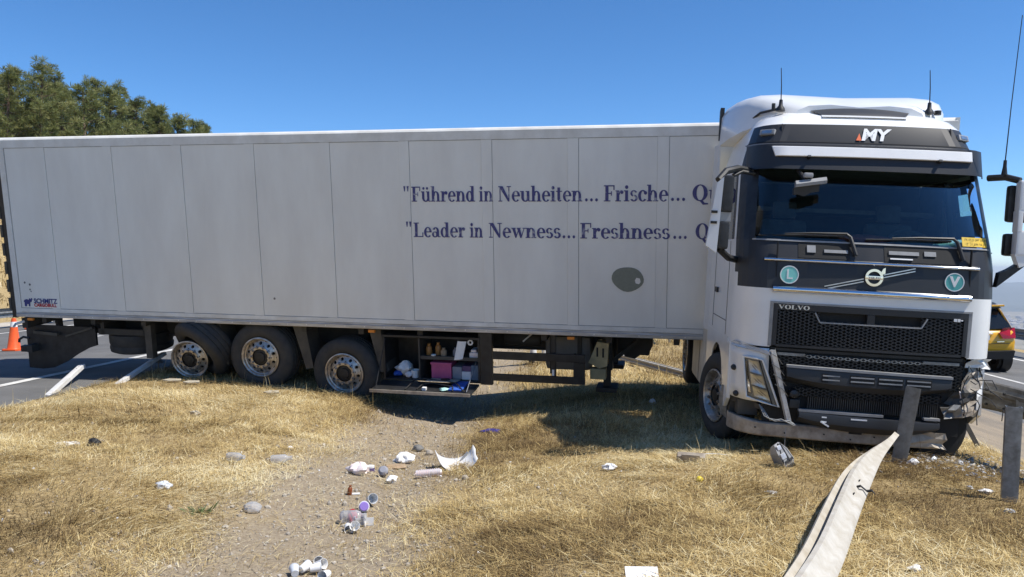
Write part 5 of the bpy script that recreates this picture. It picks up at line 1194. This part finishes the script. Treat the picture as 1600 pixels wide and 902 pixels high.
# ------------------------------------------------------------------ person behind the trailer
def skinned(name, joints, edges_, m, parent, sub=2, root=0):
    me = bpy.data.meshes.new(name); me.from_pydata([j[:3] for j in joints], edges_, []); o = bpy.data.objects.new(name, me); COL.objects.link(o); o.parent = parent
    sk = o.modifiers.new('skin', 'SKIN'); me.skin_vertices or me.attributes
    if not me.skin_vertices: me.skin_vertices.new() if hasattr(me.skin_vertices, 'new') else None
    bm = bmesh.new(); bm.from_mesh(me); ly = bm.verts.layers.skin.verify()
    for v, j in zip(bm.verts, joints):
        v[ly].radius = (j[3], j[4] if len(j) > 4 else j[3]); v[ly].use_root = False
    bm.verts.ensure_lookup_table(); bm.verts[root][ly].use_root = True; bm.to_mesh(me); bm.free()
    sb = o.modifiers.new('sub', 'SUBSURF'); sb.levels = sub; sb.render_levels = sub
    dg = bpy.context.evaluated_depsgraph_get(); em = bpy.data.meshes.new_from_object(o.evaluated_get(dg)); o.modifiers.clear(); o.data = em; em.name = name
    em.materials.clear(); em.materials.append(M[m]); em.polygons.foreach_set('use_smooth', [True]*len(em.polygons)); return o
def person():
    b = pg(843, 567); r = empty('person', Matrix.Translation((b.x, b.y, b.z)) @ Matrix.Rotation(rad(200), 4, 'Z'), 'person in white trousers standing behind the trailer', 'person')
    J = [(0, 0, .95, .13, .10), (0, .01, 1.15, .125, .095), (0, .02, 1.35, .145, .10), (0, .01, 1.48, .07), (0, -.01, 1.56, .055), (0, -.02, 1.66, .085, .10), (0, -.01, 1.74, .06),
         (-.19, .02, 1.42, .055), (-.24, .03, 1.15, .043), (-.23, -.05, .92, .032), (-.23, -.07, .84, .035), (.19, .02, 1.42, .055), (.24, .03, 1.15, .043), (.23, -.05, .92, .032), (.23, -.07, .84, .035),
         (-.10, 0, .86, .085), (-.12, -.01, .48, .055), (-.13, .02, .10, .04), (-.13, -.10, .04, .04), (.10, 0, .86, .085), (.14, -.02, .48, .055), (.16, .02, .10, .04), (.17, -.10, .04, .04)]
    E_ = [(0, 1), (1, 2), (2, 3), (3, 4), (4, 5), (5, 6), (2, 7), (7, 8), (8, 9), (9, 10), (2, 11), (11, 12), (12, 13), (13, 14), (0, 15), (15, 16), (16, 17), (17, 18), (0, 19), (19, 20), (20, 21), (21, 22)]
    skinned('body', J, E_, 'skin', r)
    skinned('trousers', [(0, 0, .97, .15, .12), (-.10, 0, .86, .105), (-.12, -.01, .48, .082), (-.13, .01, .13, .078), (.10, 0, .86, .105), (.14, -.02, .48, .082), (.16, .01, .13, .078)], [(0, 1), (1, 2), (2, 3), (0, 4), (4, 5), (5, 6)], 'trousers_white', r)
    skinned('shirt', [(0, 0, .96, .155, .125), (0, .01, 1.15, .145, .115), (0, .02, 1.36, .165, .12), (0, .01, 1.46, .085), (-.20, .02, 1.42, .075), (-.235, .03, 1.2, .065), (.20, .02, 1.42, .075), (.235, .03, 1.2, .065)], [(0, 1), (1, 2), (2, 3), (2, 4), (4, 5), (2, 6), (6, 7)], 'shirt_blue', r)
    for x in (-.13, .165): lump(x, -.06, .045, .055, .14, .045, 2, .0).build('shoe', 'shoe', r)
    lump(0, .0, 1.70, .098, .11, .105, 4, .03).build('hair', 'hair', r)
person()

# ------------------------------------------------------------------ litter and broken parts on the ground
def on(px, py, mb, name, m, label, cat, rz=0, rx=0, ry=0, dz=0.0, group=None, smooth=35, sc=1.0):
    p = pg(px, py); o = mb.build(name, m, None, smooth)
    o.matrix_world = Matrix.Translation((p.x, p.y, p.z+dz)) @ Matrix.Rotation(rad(rz), 4, 'Z') @ Matrix.Rotation(rad(rx), 4, 'X') @ Matrix.Rotation(rad(ry), 4, 'Y') @ Matrix.Scale(sc, 4); return tag(o, label, cat, group)
def cup_mb(r=.04, h=.09): return MB().lathe([(0, 0), (r*.72, 0), (r, h), (r*1.06, h), (r*1.06, h-.004), (r*.95, h-.004), (r*.66, .004), (0, .004)], 20)
def child(o, mb, name, m, smooth=35): return mb.build(name, m, o, smooth)
def bag(r, seed): return lump(0, 0, r*.6, r*1.2, r, r*.75, seed, .38, 20, 14)
# curved white fairing fragment
sh = []
for k in range(13):
    t = k/12; a = math.pi*(.08+.84*t); sh.append([(-.21*math.cos(a), y+(.03*math.sin(5*t) if y > 0 else 0), .19-.19*math.sin(a)*(1-.25*abs(y))+(.05*t if y > 0 else .0)) for y in np.linspace(-.14, .14, 6)])
o = on(712, 731, MB().grid(sh), 'fairing_fragment', 'plastic_white', 'curved white broken fairing piece lying in the ditch', 'car part', rz=14, rx=8); md = o.modifiers.new('t', 'SOLIDIFY'); md.thickness = .008
child(o, MB().box(.04, .12, -.02, .06, .03, .04).bar((.05, .05, .04), (.14, .09, .13), .02, .012), 'rib', 'grey_plastic')
on(561, 741, bag(.085, 3), 'plastic_bag', 'plastic_pink', 'white bag with pinkish print, left of the purple capped jar', 'bag', rz=-10, smooth=20)
on(632, 724, bag(.085, 8), 'plastic_bag', 'plastic_white', 'crumpled white bag left of the curved fairing piece', 'bag', rz=30, smooth=20)
on(612, 754, bag(.05, 12), 'plastic_bag', 'plastic_white', 'small torn white bag left of the stack of white cups', 'bag', rz=80, smooth=20)
j = on(579, 738, MB().lathe([(0, 0), (.035, 0), (.04, .01), (.04, .065), (0, .065)], 18), 'jar', 'plastic_white', 'small jar with dark purple body beside the pinkish bag', 'jar'); child(j, MB().lathe([(.041, .0), (.0415, .045), (.041, .046)], 18), 'label_band', 'dark_purple')
# sleeve of nested cups
st_ = MB()
for k in range(11): st_.lathe([(.030, .022*k), (.041, .022*k+.018), (.043, .022*k+.02), (.041, .022*k+.022)], 18, 'x')
st_.lathe([(0, .265), (.03, .262), (.031, .24)], 18, 'x')
on(649, 749, st_, 'cup_stack', 'plastic_pink', 'lying sleeve of nested white cups below the fairing piece', 'cups', rz=22, dz=.045)
on(600, 745, MB().lathe([(0, 0), (.03, 0), (.045, .02), (.05, .07), (.03, .09), (0, .09)], 16), 'cup', 'box_grey', 'small grey cup between the two crumpled bags', 'cup', rx=50, dz=.03)
on(619, 733, MB().box(-.10, .10, -.05, .05, 0, .012, .003), 'cardboard_piece', 'cardboard', 'flat brown cardboard piece in front of the crumpled white bag', 'cardboard', rz=15, rx=10, dz=.02)
on(546, 774, MB().lathe(bottle_prof(.022, .085, .5), 14), 'small_bottle', 'bottle_brown', 'tiny brown bottle standing in the ditch', 'bottle', ry=6)
on(555, 774, MB().box(-.04, .04, -.015, .015, 0, .012, .003), 'paper_scrap', 'paper_white', 'white scrap beside the tiny brown bottle', 'scrap', rz=10)
on(577, 790, cup_mb(.042, .10), 'cup', 'plastic_clear', 'clear cup tipped over behind the purple lid', 'cup', rx=70, rz=30, dz=.045)
lidj = on(569, 801, MB().lathe([(0, 0), (.043, 0), (.046, .015), (.046, .06), (0, .062)], 20), 'jar', 'plastic_white', 'white jar with a bright purple lid facing the camera', 'jar', rx=72, rz=10, dz=.045)
child(lidj, MB().lathe([(0, .075), (.034, .075), (.038, .07), (.038, .062)], 20), 'lid', 'purple')
bt = on(534, 818, MB().lathe(bottle_prof(.05, .21, .45), 20), 'plastic_bottle', 'clear_bottle', 'clear plastic bottle lying in the ditch beside a red lid', 'bottle', ry=84, rz=-12, dz=.05)
on(549, 817, MB().lathe([(0, 0), (.055, 0), (.058, .02), (.0, .024)], 22), 'red_disc', 'lid_red', 'dark red round lid standing between bottle and cups', 'lid', ry=75, rz=-20, dz=.05)
for k, (px, py, rz, lb) in enumerate(((563, 822, 20, 'left one of two white folded cartons beside the red lid'), (578, 822, 8, 'right one of two white folded cartons beside the red lid'))):
    on(px, py, MB().loft([[(-.045, -.03, 0), (-.035, -.035, .0), (-.03, .04, 0), (-.04, .04, 0)], [(-.06, -.03, .09), (-.05, -.035, .09), (-.035, .03, .075), (-.045, .03, .075)]]).box(-.035, .03, .0, .004, 0, .065), 'carton', 'plastic_white', lb, 'carton', rz=rz, smooth=0)
on(543, 829, cup_mb(.036, .08), 'cup', 'plastic_white', 'white cup lying left of the round white cup below the red lid', 'cup', rx=95, rz=20, dz=.036)
on(555, 832, cup_mb(.038, .05), 'cup', 'plastic_white', 'round white cup facing up below the red lid', 'cup', rx=50, rz=5, dz=.03)
for k, (px, py, rz, rx, lb) in enumerate(((499, 884, 10, 80, 'topmost cup of the white pile at the bottom edge'), (494, 893, 60, 70, 'second cup of the white pile at the bottom edge'), (484, 899, 110, 85, 'white cup at the centre of the pile at the bottom edge'), (470, 901, 150, 80, 'leftmost white cup of the pile at the bottom edge'), (513, 905, -20, 84, 'rightmost white cup of the pile at the bottom edge'), (461, 906, 200, 80, 'greyish cup half hidden at the left of the bottom pile'))):
    on(px, py, cup_mb(.034, .075), 'cup', 'plastic_white' if k < 5 else 'plastic_clear', lb, 'cup', rz=rz, rx=rx, dz=.036)
on(497, 893, MB().prism([(-.03, 0), (.05, 0), (.012, .012), (.012, .05), (0, .05), (0, .012)], -.002, .002, 'y'), 'plastic_tee', 'hub_black', 'small black plastic piece in the pile of white cups', 'scrap', rz=15)
on(767, 679, lump(0, 0, .03, .12, .06, .04, 21, .45), 'blue_wrap', 'tape_blue', 'crumpled dark blue plastic wrap at the edge of the shade', 'wrap', smooth=20)
on(653, 705, lump(0, 0, .03, .06, .05, .045, 22, .3), 'dark_lump', 'tank_grey', 'dark grey lump lying behind the crumpled white bag', 'debris')
on(671, 711, lump(0, 0, .02, .045, .035, .035, 24, .2), 'tan_stone', 'stone', 'tan stone beside the curved fairing piece', 'stone')
on(727, 750, lump(0, 0, .015, .035, .03, .03, 25, .2), 'tan_stone', 'stone', 'small grey stone below the curved fairing piece', 'stone')
on(103, 697, lump(0, 0, .015, .11, .06, .025, 26, .35), 'paper_scrap', 'paper_white', 'crumpled white paper in the grass on the left', 'paper', rz=15, smooth=20)
on(146, 697, lump(0, 0, .03, .055, .045, .045, 27, .35), 'dark_lump', 'hub_black', 'black broken part in the grass right of the white paper', 'debris', smooth=20)
on(357, 720, MB().lathe(bottle_prof(.04, .20, .45), 18), 'plastic_bottle', 'clear_bottle', 'clear plastic bottle in the grass, left of a second one', 'bottle', ry=86, rz=-25, dz=.04)
on(424, 725, MB().lathe(bottle_prof(.04, .20, .45), 18), 'plastic_bottle', 'clear_bottle', 'clear plastic bottle in the grass at the edge of the ditch', 'bottle', ry=86, rz=4, dz=.04)
on(255, 765, bag(.05, 33), 'plastic_bag', 'plastic_clear', 'small translucent bag in the grass left of the ditch', 'bag', smooth=20)
on(394, 800, lump(0, 0, .03, .07, .06, .05, 34, .15), 'plastic_bag', 'clear_bottle', 'crumpled clear plastic cup on the gravel left of the ditch', 'cup', smooth=20)
on(453, 703, lump(0, 0, .015, .035, .03, .025, 35, .2), 'paper_scrap', 'paper_white', 'white scrap at the top of the left bank', 'scrap')
on(305, 650, lump(0, 0, .025, .055, .035, .035, 36, .7), 'cardboard_piece', 'board_tan', 'cream crumpled scrap on the grass below the second trailer wheel', 'scrap', smooth=20)
for px, py, lb, q in ((270, 598, 'pale wooden splinter below the damaged trailer wheel', .16), (300, 601, 'pale flat splinter right of the wooden splinter', .14), (425, 617, 'pale splinter below the middle trailer wheel', .12)):
    on(px, py, MB().prism([(-q, -.03), (-.02, -.06), (q, -.02), (q*.7, .05), (-q*.5, .04)], 0, .02, 'z'), 'wood_splinter', 'board_tan', lb, 'splinter', rz=-12, rx=12, dz=.03)
on(953, 735, lump(0, 0, .025, .06, .045, .035, 41, .65), 'paper_scrap', 'paper_white', 'crumpled white tissue in the grass left of the truck', 'tissue', smooth=20)
on(1093, 754, lump(0, 0, .02, .03, .025, .03, 42, .15), 'yellow_piece', 'yellow_toy', 'small bright yellow piece in the grass before the truck', 'debris')
on(1003, 908, MB().box(-.095, .095, -.05, .05, 0, .004).xf(Matrix.Rotation(rad(35), 4, 'X')), 'white_card', 'paper_white', 'white card lying at the bottom edge of the picture', 'card', dz=.035)
on(1205, 772, lump(0, 0, .01, .05, .03, .012, 44, .3), 'plastic_scrap', 'plastic_clear', 'flat translucent scrap left of the torn beam', 'scrap')
on(1080, 721, MB().box(-.13, .13, -.05, .05, 0, .05, .012).box(-.09, .08, -.055, -.04, .02, .07, .01), 'broken_part', 'steel_dusty', 'dusty broken bracket in the grass at the shadow edge', 'car part', rz=-14, rx=14, dz=.02)
on(1118, 719, MB().grid([[(x, y, .03*math.sin(6*x+2)) for y in (-.012, .012)] for x in np.linspace(-.14, .14, 7)]), 'plastic_strip', 'plastic_clear', 'pale bent plastic strip left of the broken lamp unit', 'car part', rz=10, dz=.03)
gw = MB()
for k in range(26):
    r = random.Random(k+300); a = r.uniform(0, 6.28); l = r.uniform(.04, .11); p = Vector((r.gauss(0, .05), r.gauss(0, .03), 0)); d = Vector((math.cos(a)*.7, math.sin(a)*.7, r.uniform(.4, 1))).normalized(); n = d.orthogonal().normalized()*.009
    gw.add([p, p+d*l*.5+n, p+d*l, p+d*l*.5-n], [(0, 1, 2, 3)])
on(312, 806, gw, 'green_weed', 'weed_green', 'small green weed in the dry grass left of the ditch', 'weed', smooth=0)
# lamp unit knocked out of the bumper
LR = [[(-.055, -.05, 0), (.06, -.04, 0), (.07, .05, 0), (-.04, .05, 0)], [(-.075, -.07, .05), (.065, -.06, .04), (.08, .06, .05), (-.06, .06, .05)], [(-.08, -.06, .15), (.03, -.07, .16), (.05, .05, .15), (-.07, .05, .15)], [(-.06, -.045, .225), (-.005, -.05, .235), (.0, .03, .22), (-.05, .03, .21)]]
lu = on(1229, 729, MB().loft(LR), 'broken_lamp', 'grey_plastic', 'broken grey lamp unit lying in the grass under the bumper', 'lamp', rz=24, rx=-22, ry=-16, dz=-.01, smooth=20)
child(lu, MB().box(-.06, -.01, -.068, -.05, .165, .21, .008), 'reflector', 'silver_trim'); child(lu, MB().box(-.07, -.01, -.078, -.06, .08, .135, .01), 'reflector', 'silver_trim'); child(lu, MB().bar((-.075, -.075, .05), (-.02, -.055, .225), .008, .01).bar((.0, -.08, .05), (.0, -.06, .22), .008, .01), 'rib', 'hub_black')
child(lu, MB().loft([[(.062, -.066, .05), (.072, -.062, .05), (.075, .04, .05)], [(.03, -.076, .155), (.04, -.072, .155), (.05, .04, .155)], [(.0, -.055, .23), (.006, -.05, .23), (.005, .02, .225)]]), 'lens', 'silver_trim')
child(lu, MB().box(-.06, .06, -.06, .05, -.02, .02, .01).bar((-.05, -.07, .05), (.05, -.075, .06), .012, .02), 'socket', 'hub_black')
# pieces around the crushed corner
cv = MB().loft([[(x, y, .03+.07*math.sin((x+.22)*4.2)+dz) for y, dz in ((-.045, 0), (-.035, .018), (.035, .018), (.045, 0))] for x in np.linspace(-.22, .22, 13)])
on(1468, 700, cv, 'fairing_fragment', 'plastic_white', 'curved white strip on the ground under the crushed corner', 'car part', rz=18, dz=.01)
on(1490, 703, MB().lathe([(0, .0), (.06, .0), (.075, .05), (.07, .055), (.055, .01), (0, .01)], 18), 'lamp_shell', 'plastic_clear', 'round translucent lamp shell beside the curved white strip', 'lamp', rx=-30, dz=.02)
A_ = pg(1528, 700); B_ = Vector((4.82, 8.45, .60))
o = MB().bar((0, 0, 0), (-.22, .0, .40), .05, .012, (0, 1, 0)).build('bent_strip', 'dusty_black', None); o.matrix_world = Matrix.Translation(A_+Vector((0, 0, .01))); tag(o, 'dark bent metal strip leaning from the ground to the crushed corner', 'car part')
for k, (px, py, m, lb, q) in enumerate(((1427, 727, 'plastic_white', 'white bent clip standing before the leaning post', .05), (1459, 722, 'plastic_clear', 'pale small canister right of the white bent clip', .045), (1520, 745, 'box_grey', 'grey broken block in the grass before the upright post', .05), (1540, 772, 'plastic_white', 'white splinter left of the upright post foot', .05), (1405, 716, 'lid_red', 'tiny red fragment beside the leaning post', .02), (1500, 726, 'plastic_clear', 'pale shard between the grey block and the strip', .05), (1350, 698, 'lid_red', 'tiny red shard under the bumper', .015), (1577, 802, 'plastic_clear', 'clear shard right of the upright post foot', .04), (1430, 893, 'plastic_white', 'pale scrap in the grass at the lower right', .05), (1515, 765, 'plastic_clear', 'clear shard left of the white splinter', .035))):
    on(px, py, lump(0, 0, q*.35, q*.9, q*.5, q*(.8 if k < 2 else .4), 60+k, .6, 11, 7), 'plastic_fragment', m, lb, 'fragment', rz=k*50, smooth=15)
on(1020, 632, lump(0, 0, .03, .05, .04, .05, 71, .3), 'paper_scrap', 'plastic_clear', 'pale scrap in the shade left of the front wheel', 'scrap')
on(545, 610, lump(0, 0, .03, .05, .04, .04, 72, .3), 'tan_stone', 'stone', 'stone lying under the rear wheels of the trailer', 'stone')
on(250, 572, lump(0, 0, .03, .12, .08, .1, 73, .2), 'tan_stone', 'tank_grey', 'grey stone in the shade behind the second fallen post', 'stone')

# ------------------------------------------------------------------ gravel and dry grass
def gravel():
    bm = bmesh.new(); bmesh.ops.create_icosphere(bm, subdivisions=1, radius=1); bv = np.array([v.co[:] for v in bm.verts]); bf = np.array([[v.index for v in f.verts] for f in bm.faces]); bm.free()
    n = 5200; Y = nr.uniform(3.8, 12.5, n); s = nr.normal(-2.0, .75, n); k = nr.random(n) < .2; s[k] = nr.uniform(-6.5, 4.5, k.sum()); X = s+.07*Y
    Z = ground_z(X, Y); r = np.clip(nr.lognormal(-4.9, .5, n), .004, .03)
    V = bv[None]*(r[:, None, None]*nr.uniform(.6, 1.3, (n, 1, 3)))*(1+.25*nr.standard_normal((n, len(bv), 1))*.5)
    a = nr.uniform(0, 6.28, n); c, sn = np.cos(a)[:, None], np.sin(a)[:, None]
    V = np.stack([V[..., 0]*c-V[..., 1]*sn+X[:, None], V[..., 0]*sn+V[..., 1]*c+Y[:, None], V[..., 2]+Z[:, None]+r[:, None]*.2], -1)
    Fc = (bf[None]+(np.arange(n)*len(bv))[:, None, None]).reshape(-1, 3)
    me = bpy.data.meshes.new('gravel'); me.from_pydata(V.reshape(-1, 3).tolist(), [], Fc.tolist()); me.materials.append(M['stone'])
    o = bpy.data.objects.new('gravel', me); COL.objects.link(o); tag(o, 'loose gravel and small stones in the ditch', 'gravel', kind='stuff')
gravel()
def chips(name, label, m, n, cx, cy, sx, sy, seed, r0=.006, r1=.022):
    g = random.Random(seed); mb = MB()
    for k in range(n):
        x, y = g.gauss(cx, sx), g.gauss(cy, sy); z = gh(x, y)+.012; r = g.uniform(r0, r1); a = g.uniform(0, 6.28); q = [Vector((r*g.uniform(.6, 1.4)*math.cos(a+t), r*g.uniform(.5, 1)*math.sin(a+t), g.uniform(0, .02))) for t in (0, 1.6, 3.1, 4.6)]
        mb.add([Vector((x, y, z))+p for p in q]+[Vector((x, y, z+.006))+p*.9 for p in q], [(3, 2, 1, 0), (4, 5, 6, 7), (0, 1, 5, 4), (1, 2, 6, 5), (2, 3, 7, 6), (3, 0, 4, 7)])
    tag(mb.build(name, m, None, smooth=0), label, 'debris', kind='stuff')
chips('plastic_chips', 'white and clear broken plastic chips around the crushed truck corner', 'plastic_clear', 150, 4.35, 7.75, .45, .4, 1)
chips('dark_chips', 'dark broken plastic chips around the crushed truck corner', 'tank_grey', 150, 4.3, 7.75, .5, .45, 2, .006, .03)
chips('litter_bits', 'small pale litter bits scattered over the dry grass', 'plastic_white', 60, -.5, 7.2, 2.2, 1.5, 3, .005, .014)
chips('earth_clods', 'brown clods of churned earth by the guard rail', 'stone', 220, 4.3, 7.7, .6, .6, 4, .008, .03)
def grass_material():
    m = bpy.data.materials.new('dry_grass'); m.use_nodes = True; t = m.node_tree; N = t.nodes; Lk = t.links; N.remove(N['Principled BSDF'])
    at = N.new('ShaderNodeAttribute'); at.attribute_name = 'tone'
    r = N.new('ShaderNodeValToRGB'); e = r.color_ramp.elements
    for k in range(3): e.new(.5)
    for k, (p, c) in enumerate([(0, (.14, .095, .05)), (.3, (.40, .285, .125)), (.6, (.63, .485, .225)), (.85, (.76, .63, .35)), (1, (.82, .74, .50))]): e[k].position = p; e[k].color = (*c, 1)
    Lk.new(at.outputs['Fac'], r.inputs[0])
    d = N.new('ShaderNodeBsdfDiffuse'); tl = N.new('ShaderNodeBsdfTranslucent'); mx = N.new('ShaderNodeMixShader'); mx.inputs[0].default_value = .22
    Lk.new(r.outputs[0], d.inputs[0]); Lk.new(r.outputs[0], tl.inputs[0]); Lk.new(d.outputs[0], mx.inputs[1]); Lk.new(tl.outputs[0], mx.inputs[2]); Lk.new(mx.outputs[0], N['Material Output'].inputs[0]); M['dry_grass'] = m
grass_material()
def grass(name, label, n, y0, y1, s0, s1, lmin, lmax, wmin, wmax, seed, flat=.5, tall=0.0, keep_ditch=.10, hill=False):
    g = np.random.default_rng(seed)
    Y = y0+(y1-y0)*g.random(n)**1.15; s = g.uniform(s0, s1, n); X = s+.07*Y
    # only what the picture can see, with a margin
    vis = np.abs(X/Y) < .80; Y, s, X = Y[vis], s[vis], X[vis]
    cl = fbm(X*1.7, Y*1.7, seed, 4); den = np.clip((cl-.2)*2.8, .38, 1)
    if not hill:
        dd = np.abs(s+1.95+(fbm(X*.8, Y*.8, 77, 3)-.44)*1.6); gr = np.clip((dd-.5)/.6, keep_ditch, 1)
        edge = np.clip((s+7.25+(fbm(X*2, Y*2, 5, 3)-.4)*.9)/.5, 0, 1)*np.clip((4.85-s+(fbm(X*2, Y*2, 6, 3)-.45)*.9)/.6, 0, 1); den = den*gr*edge
    if not hill: den = den*np.clip(.25+((X-4.35)**2/.9+(Y-7.75)**2/.7)*.6, .25, 1)
    k = g.random(len(X)) < den; X, Y, cl = X[k], Y[k], cl[k]; n = len(X); Z = ground_z(X, Y)
    isf = g.random(n) < flat
    tuft = vnoise(X*9, Y*9, seed+50); L_ = g.uniform(lmin, lmax, n)*np.clip(.35+cl*.7+tuft*.75, .35, 1.6); tl = (g.random(n) < tall) & ~isf; L_[tl] *= g.uniform(2.0, 3.4, tl.sum())
    L_[isf] *= g.uniform(1.0, 2.6, isf.sum())
    az = g.uniform(-1.9, 1.9, n)+(fbm(X*.8, Y*.8, 31, 2)-.37)*14
    th = np.where(isf, g.uniform(1.25, 1.62, n), g.uniform(.35, 1.25, n)); th[tl] = g.uniform(.05, .6, tl.sum())
    dx, dy = np.cos(az), np.sin(az); w_ = g.uniform(wmin, wmax, n)*(1+.0*L_); wa = az+np.pi/2+g.uniform(-.8, .8, n); wx, wy = np.cos(wa)*w_/2, np.sin(wa)*w_/2
    b = np.stack([X, Y, Z-.004+np.where(isf, g.uniform(.005, .05, n), 0)], -1)
    t1 = np.where(isf, th*.97, th*.6); mid = b+np.stack([dx*np.sin(t1), dy*np.sin(t1), np.cos(t1)], -1)*(L_*.55)[:, None]
    t2 = np.where(isf, th*1.03, th*1.15); tip = mid+np.stack([dx*np.sin(t2), dy*np.sin(t2), np.cos(t2)], -1)*(L_*.45)[:, None]
    wv = np.stack([wx, wy, np.zeros(n)], -1)
    V = np.stack([b-wv, b+wv, mid+wv*.85, mid-wv*.85, tip], 1).reshape(-1, 3)
    base = (np.arange(n)*5)[:, None]
    loops = np.concatenate([base+np.array([[0, 1, 2, 3]]), base+np.array([[3, 2, 4]])], 1).ravel()
    ls = (np.arange(n)*7)[:, None]+np.array([[0, 4]]); lt = np.tile([4, 3], n)
    me = bpy.data.meshes.new(name); me.vertices.add(n*5); me.vertices.foreach_set('co', V.ravel().astype(np.float32))
    me.loops.add(n*7); me.loops.foreach_set('vertex_index', loops.astype(np.int32)); me.polygons.add(n*2); me.polygons.foreach_set('loop_start', ls.ravel().astype(np.int32)); me.polygons.foreach_set('loop_total', lt.astype(np.int32))
    patch = fbm(X*.55, Y*.55, 91, 3); tone = np.clip(.50+.27*g.standard_normal(n)+(patch-.45)*1.7+(vnoise(X*7, Y*7, 5)-.5)*.45, 0, 1)
    at = me.attributes.new('tone', 'FLOAT', 'POINT'); at.data.foreach_set('value', np.repeat(tone, 5).astype(np.float32))
    me.materials.append(M['dry_grass']); me.update(calc_edges=True); me.validate()
    o = bpy.data.objects.new(name, me); COL.objects.link(o); tag(o, label, 'grass', kind='stuff'); return n
GN = 0
GN += grass('dry_grass', 'matted dry straw grass covering the median in front of the trailer', 560000, 3.6, 9.2, -7.6, 5.2, .02, .075, .0024, .005, 1, .5, .008)
GN += grass('dry_grass', 'dry grass in the shade around the truck and trailer wheels', 240000, 9.0, 14.0, -7.6, 5.0, .03, .10, .003, .006, 2, .55, .02)
GN += grass('dry_grass', 'sunlit dry grass of the median beyond the trailer', 110000, 13.5, 34, -7.4, 4.6, .05, .18, .006, .012, 3, .45, .03)
GN += grass('dry_grass', 'dry grass on the bank beyond the left road', 60000, 24, 62, -46, -20.4, .15, .4, .02, .05, 4, .3, .03, hill=True)

# ------------------------------------------------------------------ haze over the valley
hz = tag(MB().box(-17500, 17500, -1200, 18000, -412, 70).build('haze', None, None, smooth=0), kind='stuff')
hm_ = bpy.data.materials.new('haze'); hm_.use_nodes = True; t = hm_.node_tree; t.nodes.remove(t.nodes['Principled BSDF'])
pv = t.nodes.new('ShaderNodeVolumePrincipled'); pv.inputs['Color'].default_value = (.80, .88, 1.0, 1); pv.inputs['Density'].default_value = 1.1e-4; pv.inputs['Anisotropy'].default_value = .2
t.links.new(pv.outputs[0], t.nodes['Material Output'].inputs['Volume']); hz.data.materials.append(hm_)
tag(hz, 'pale blue haze over the distant valley', 'haze')
print('grass blades', GN, 'objects', len(bpy.data.objects))
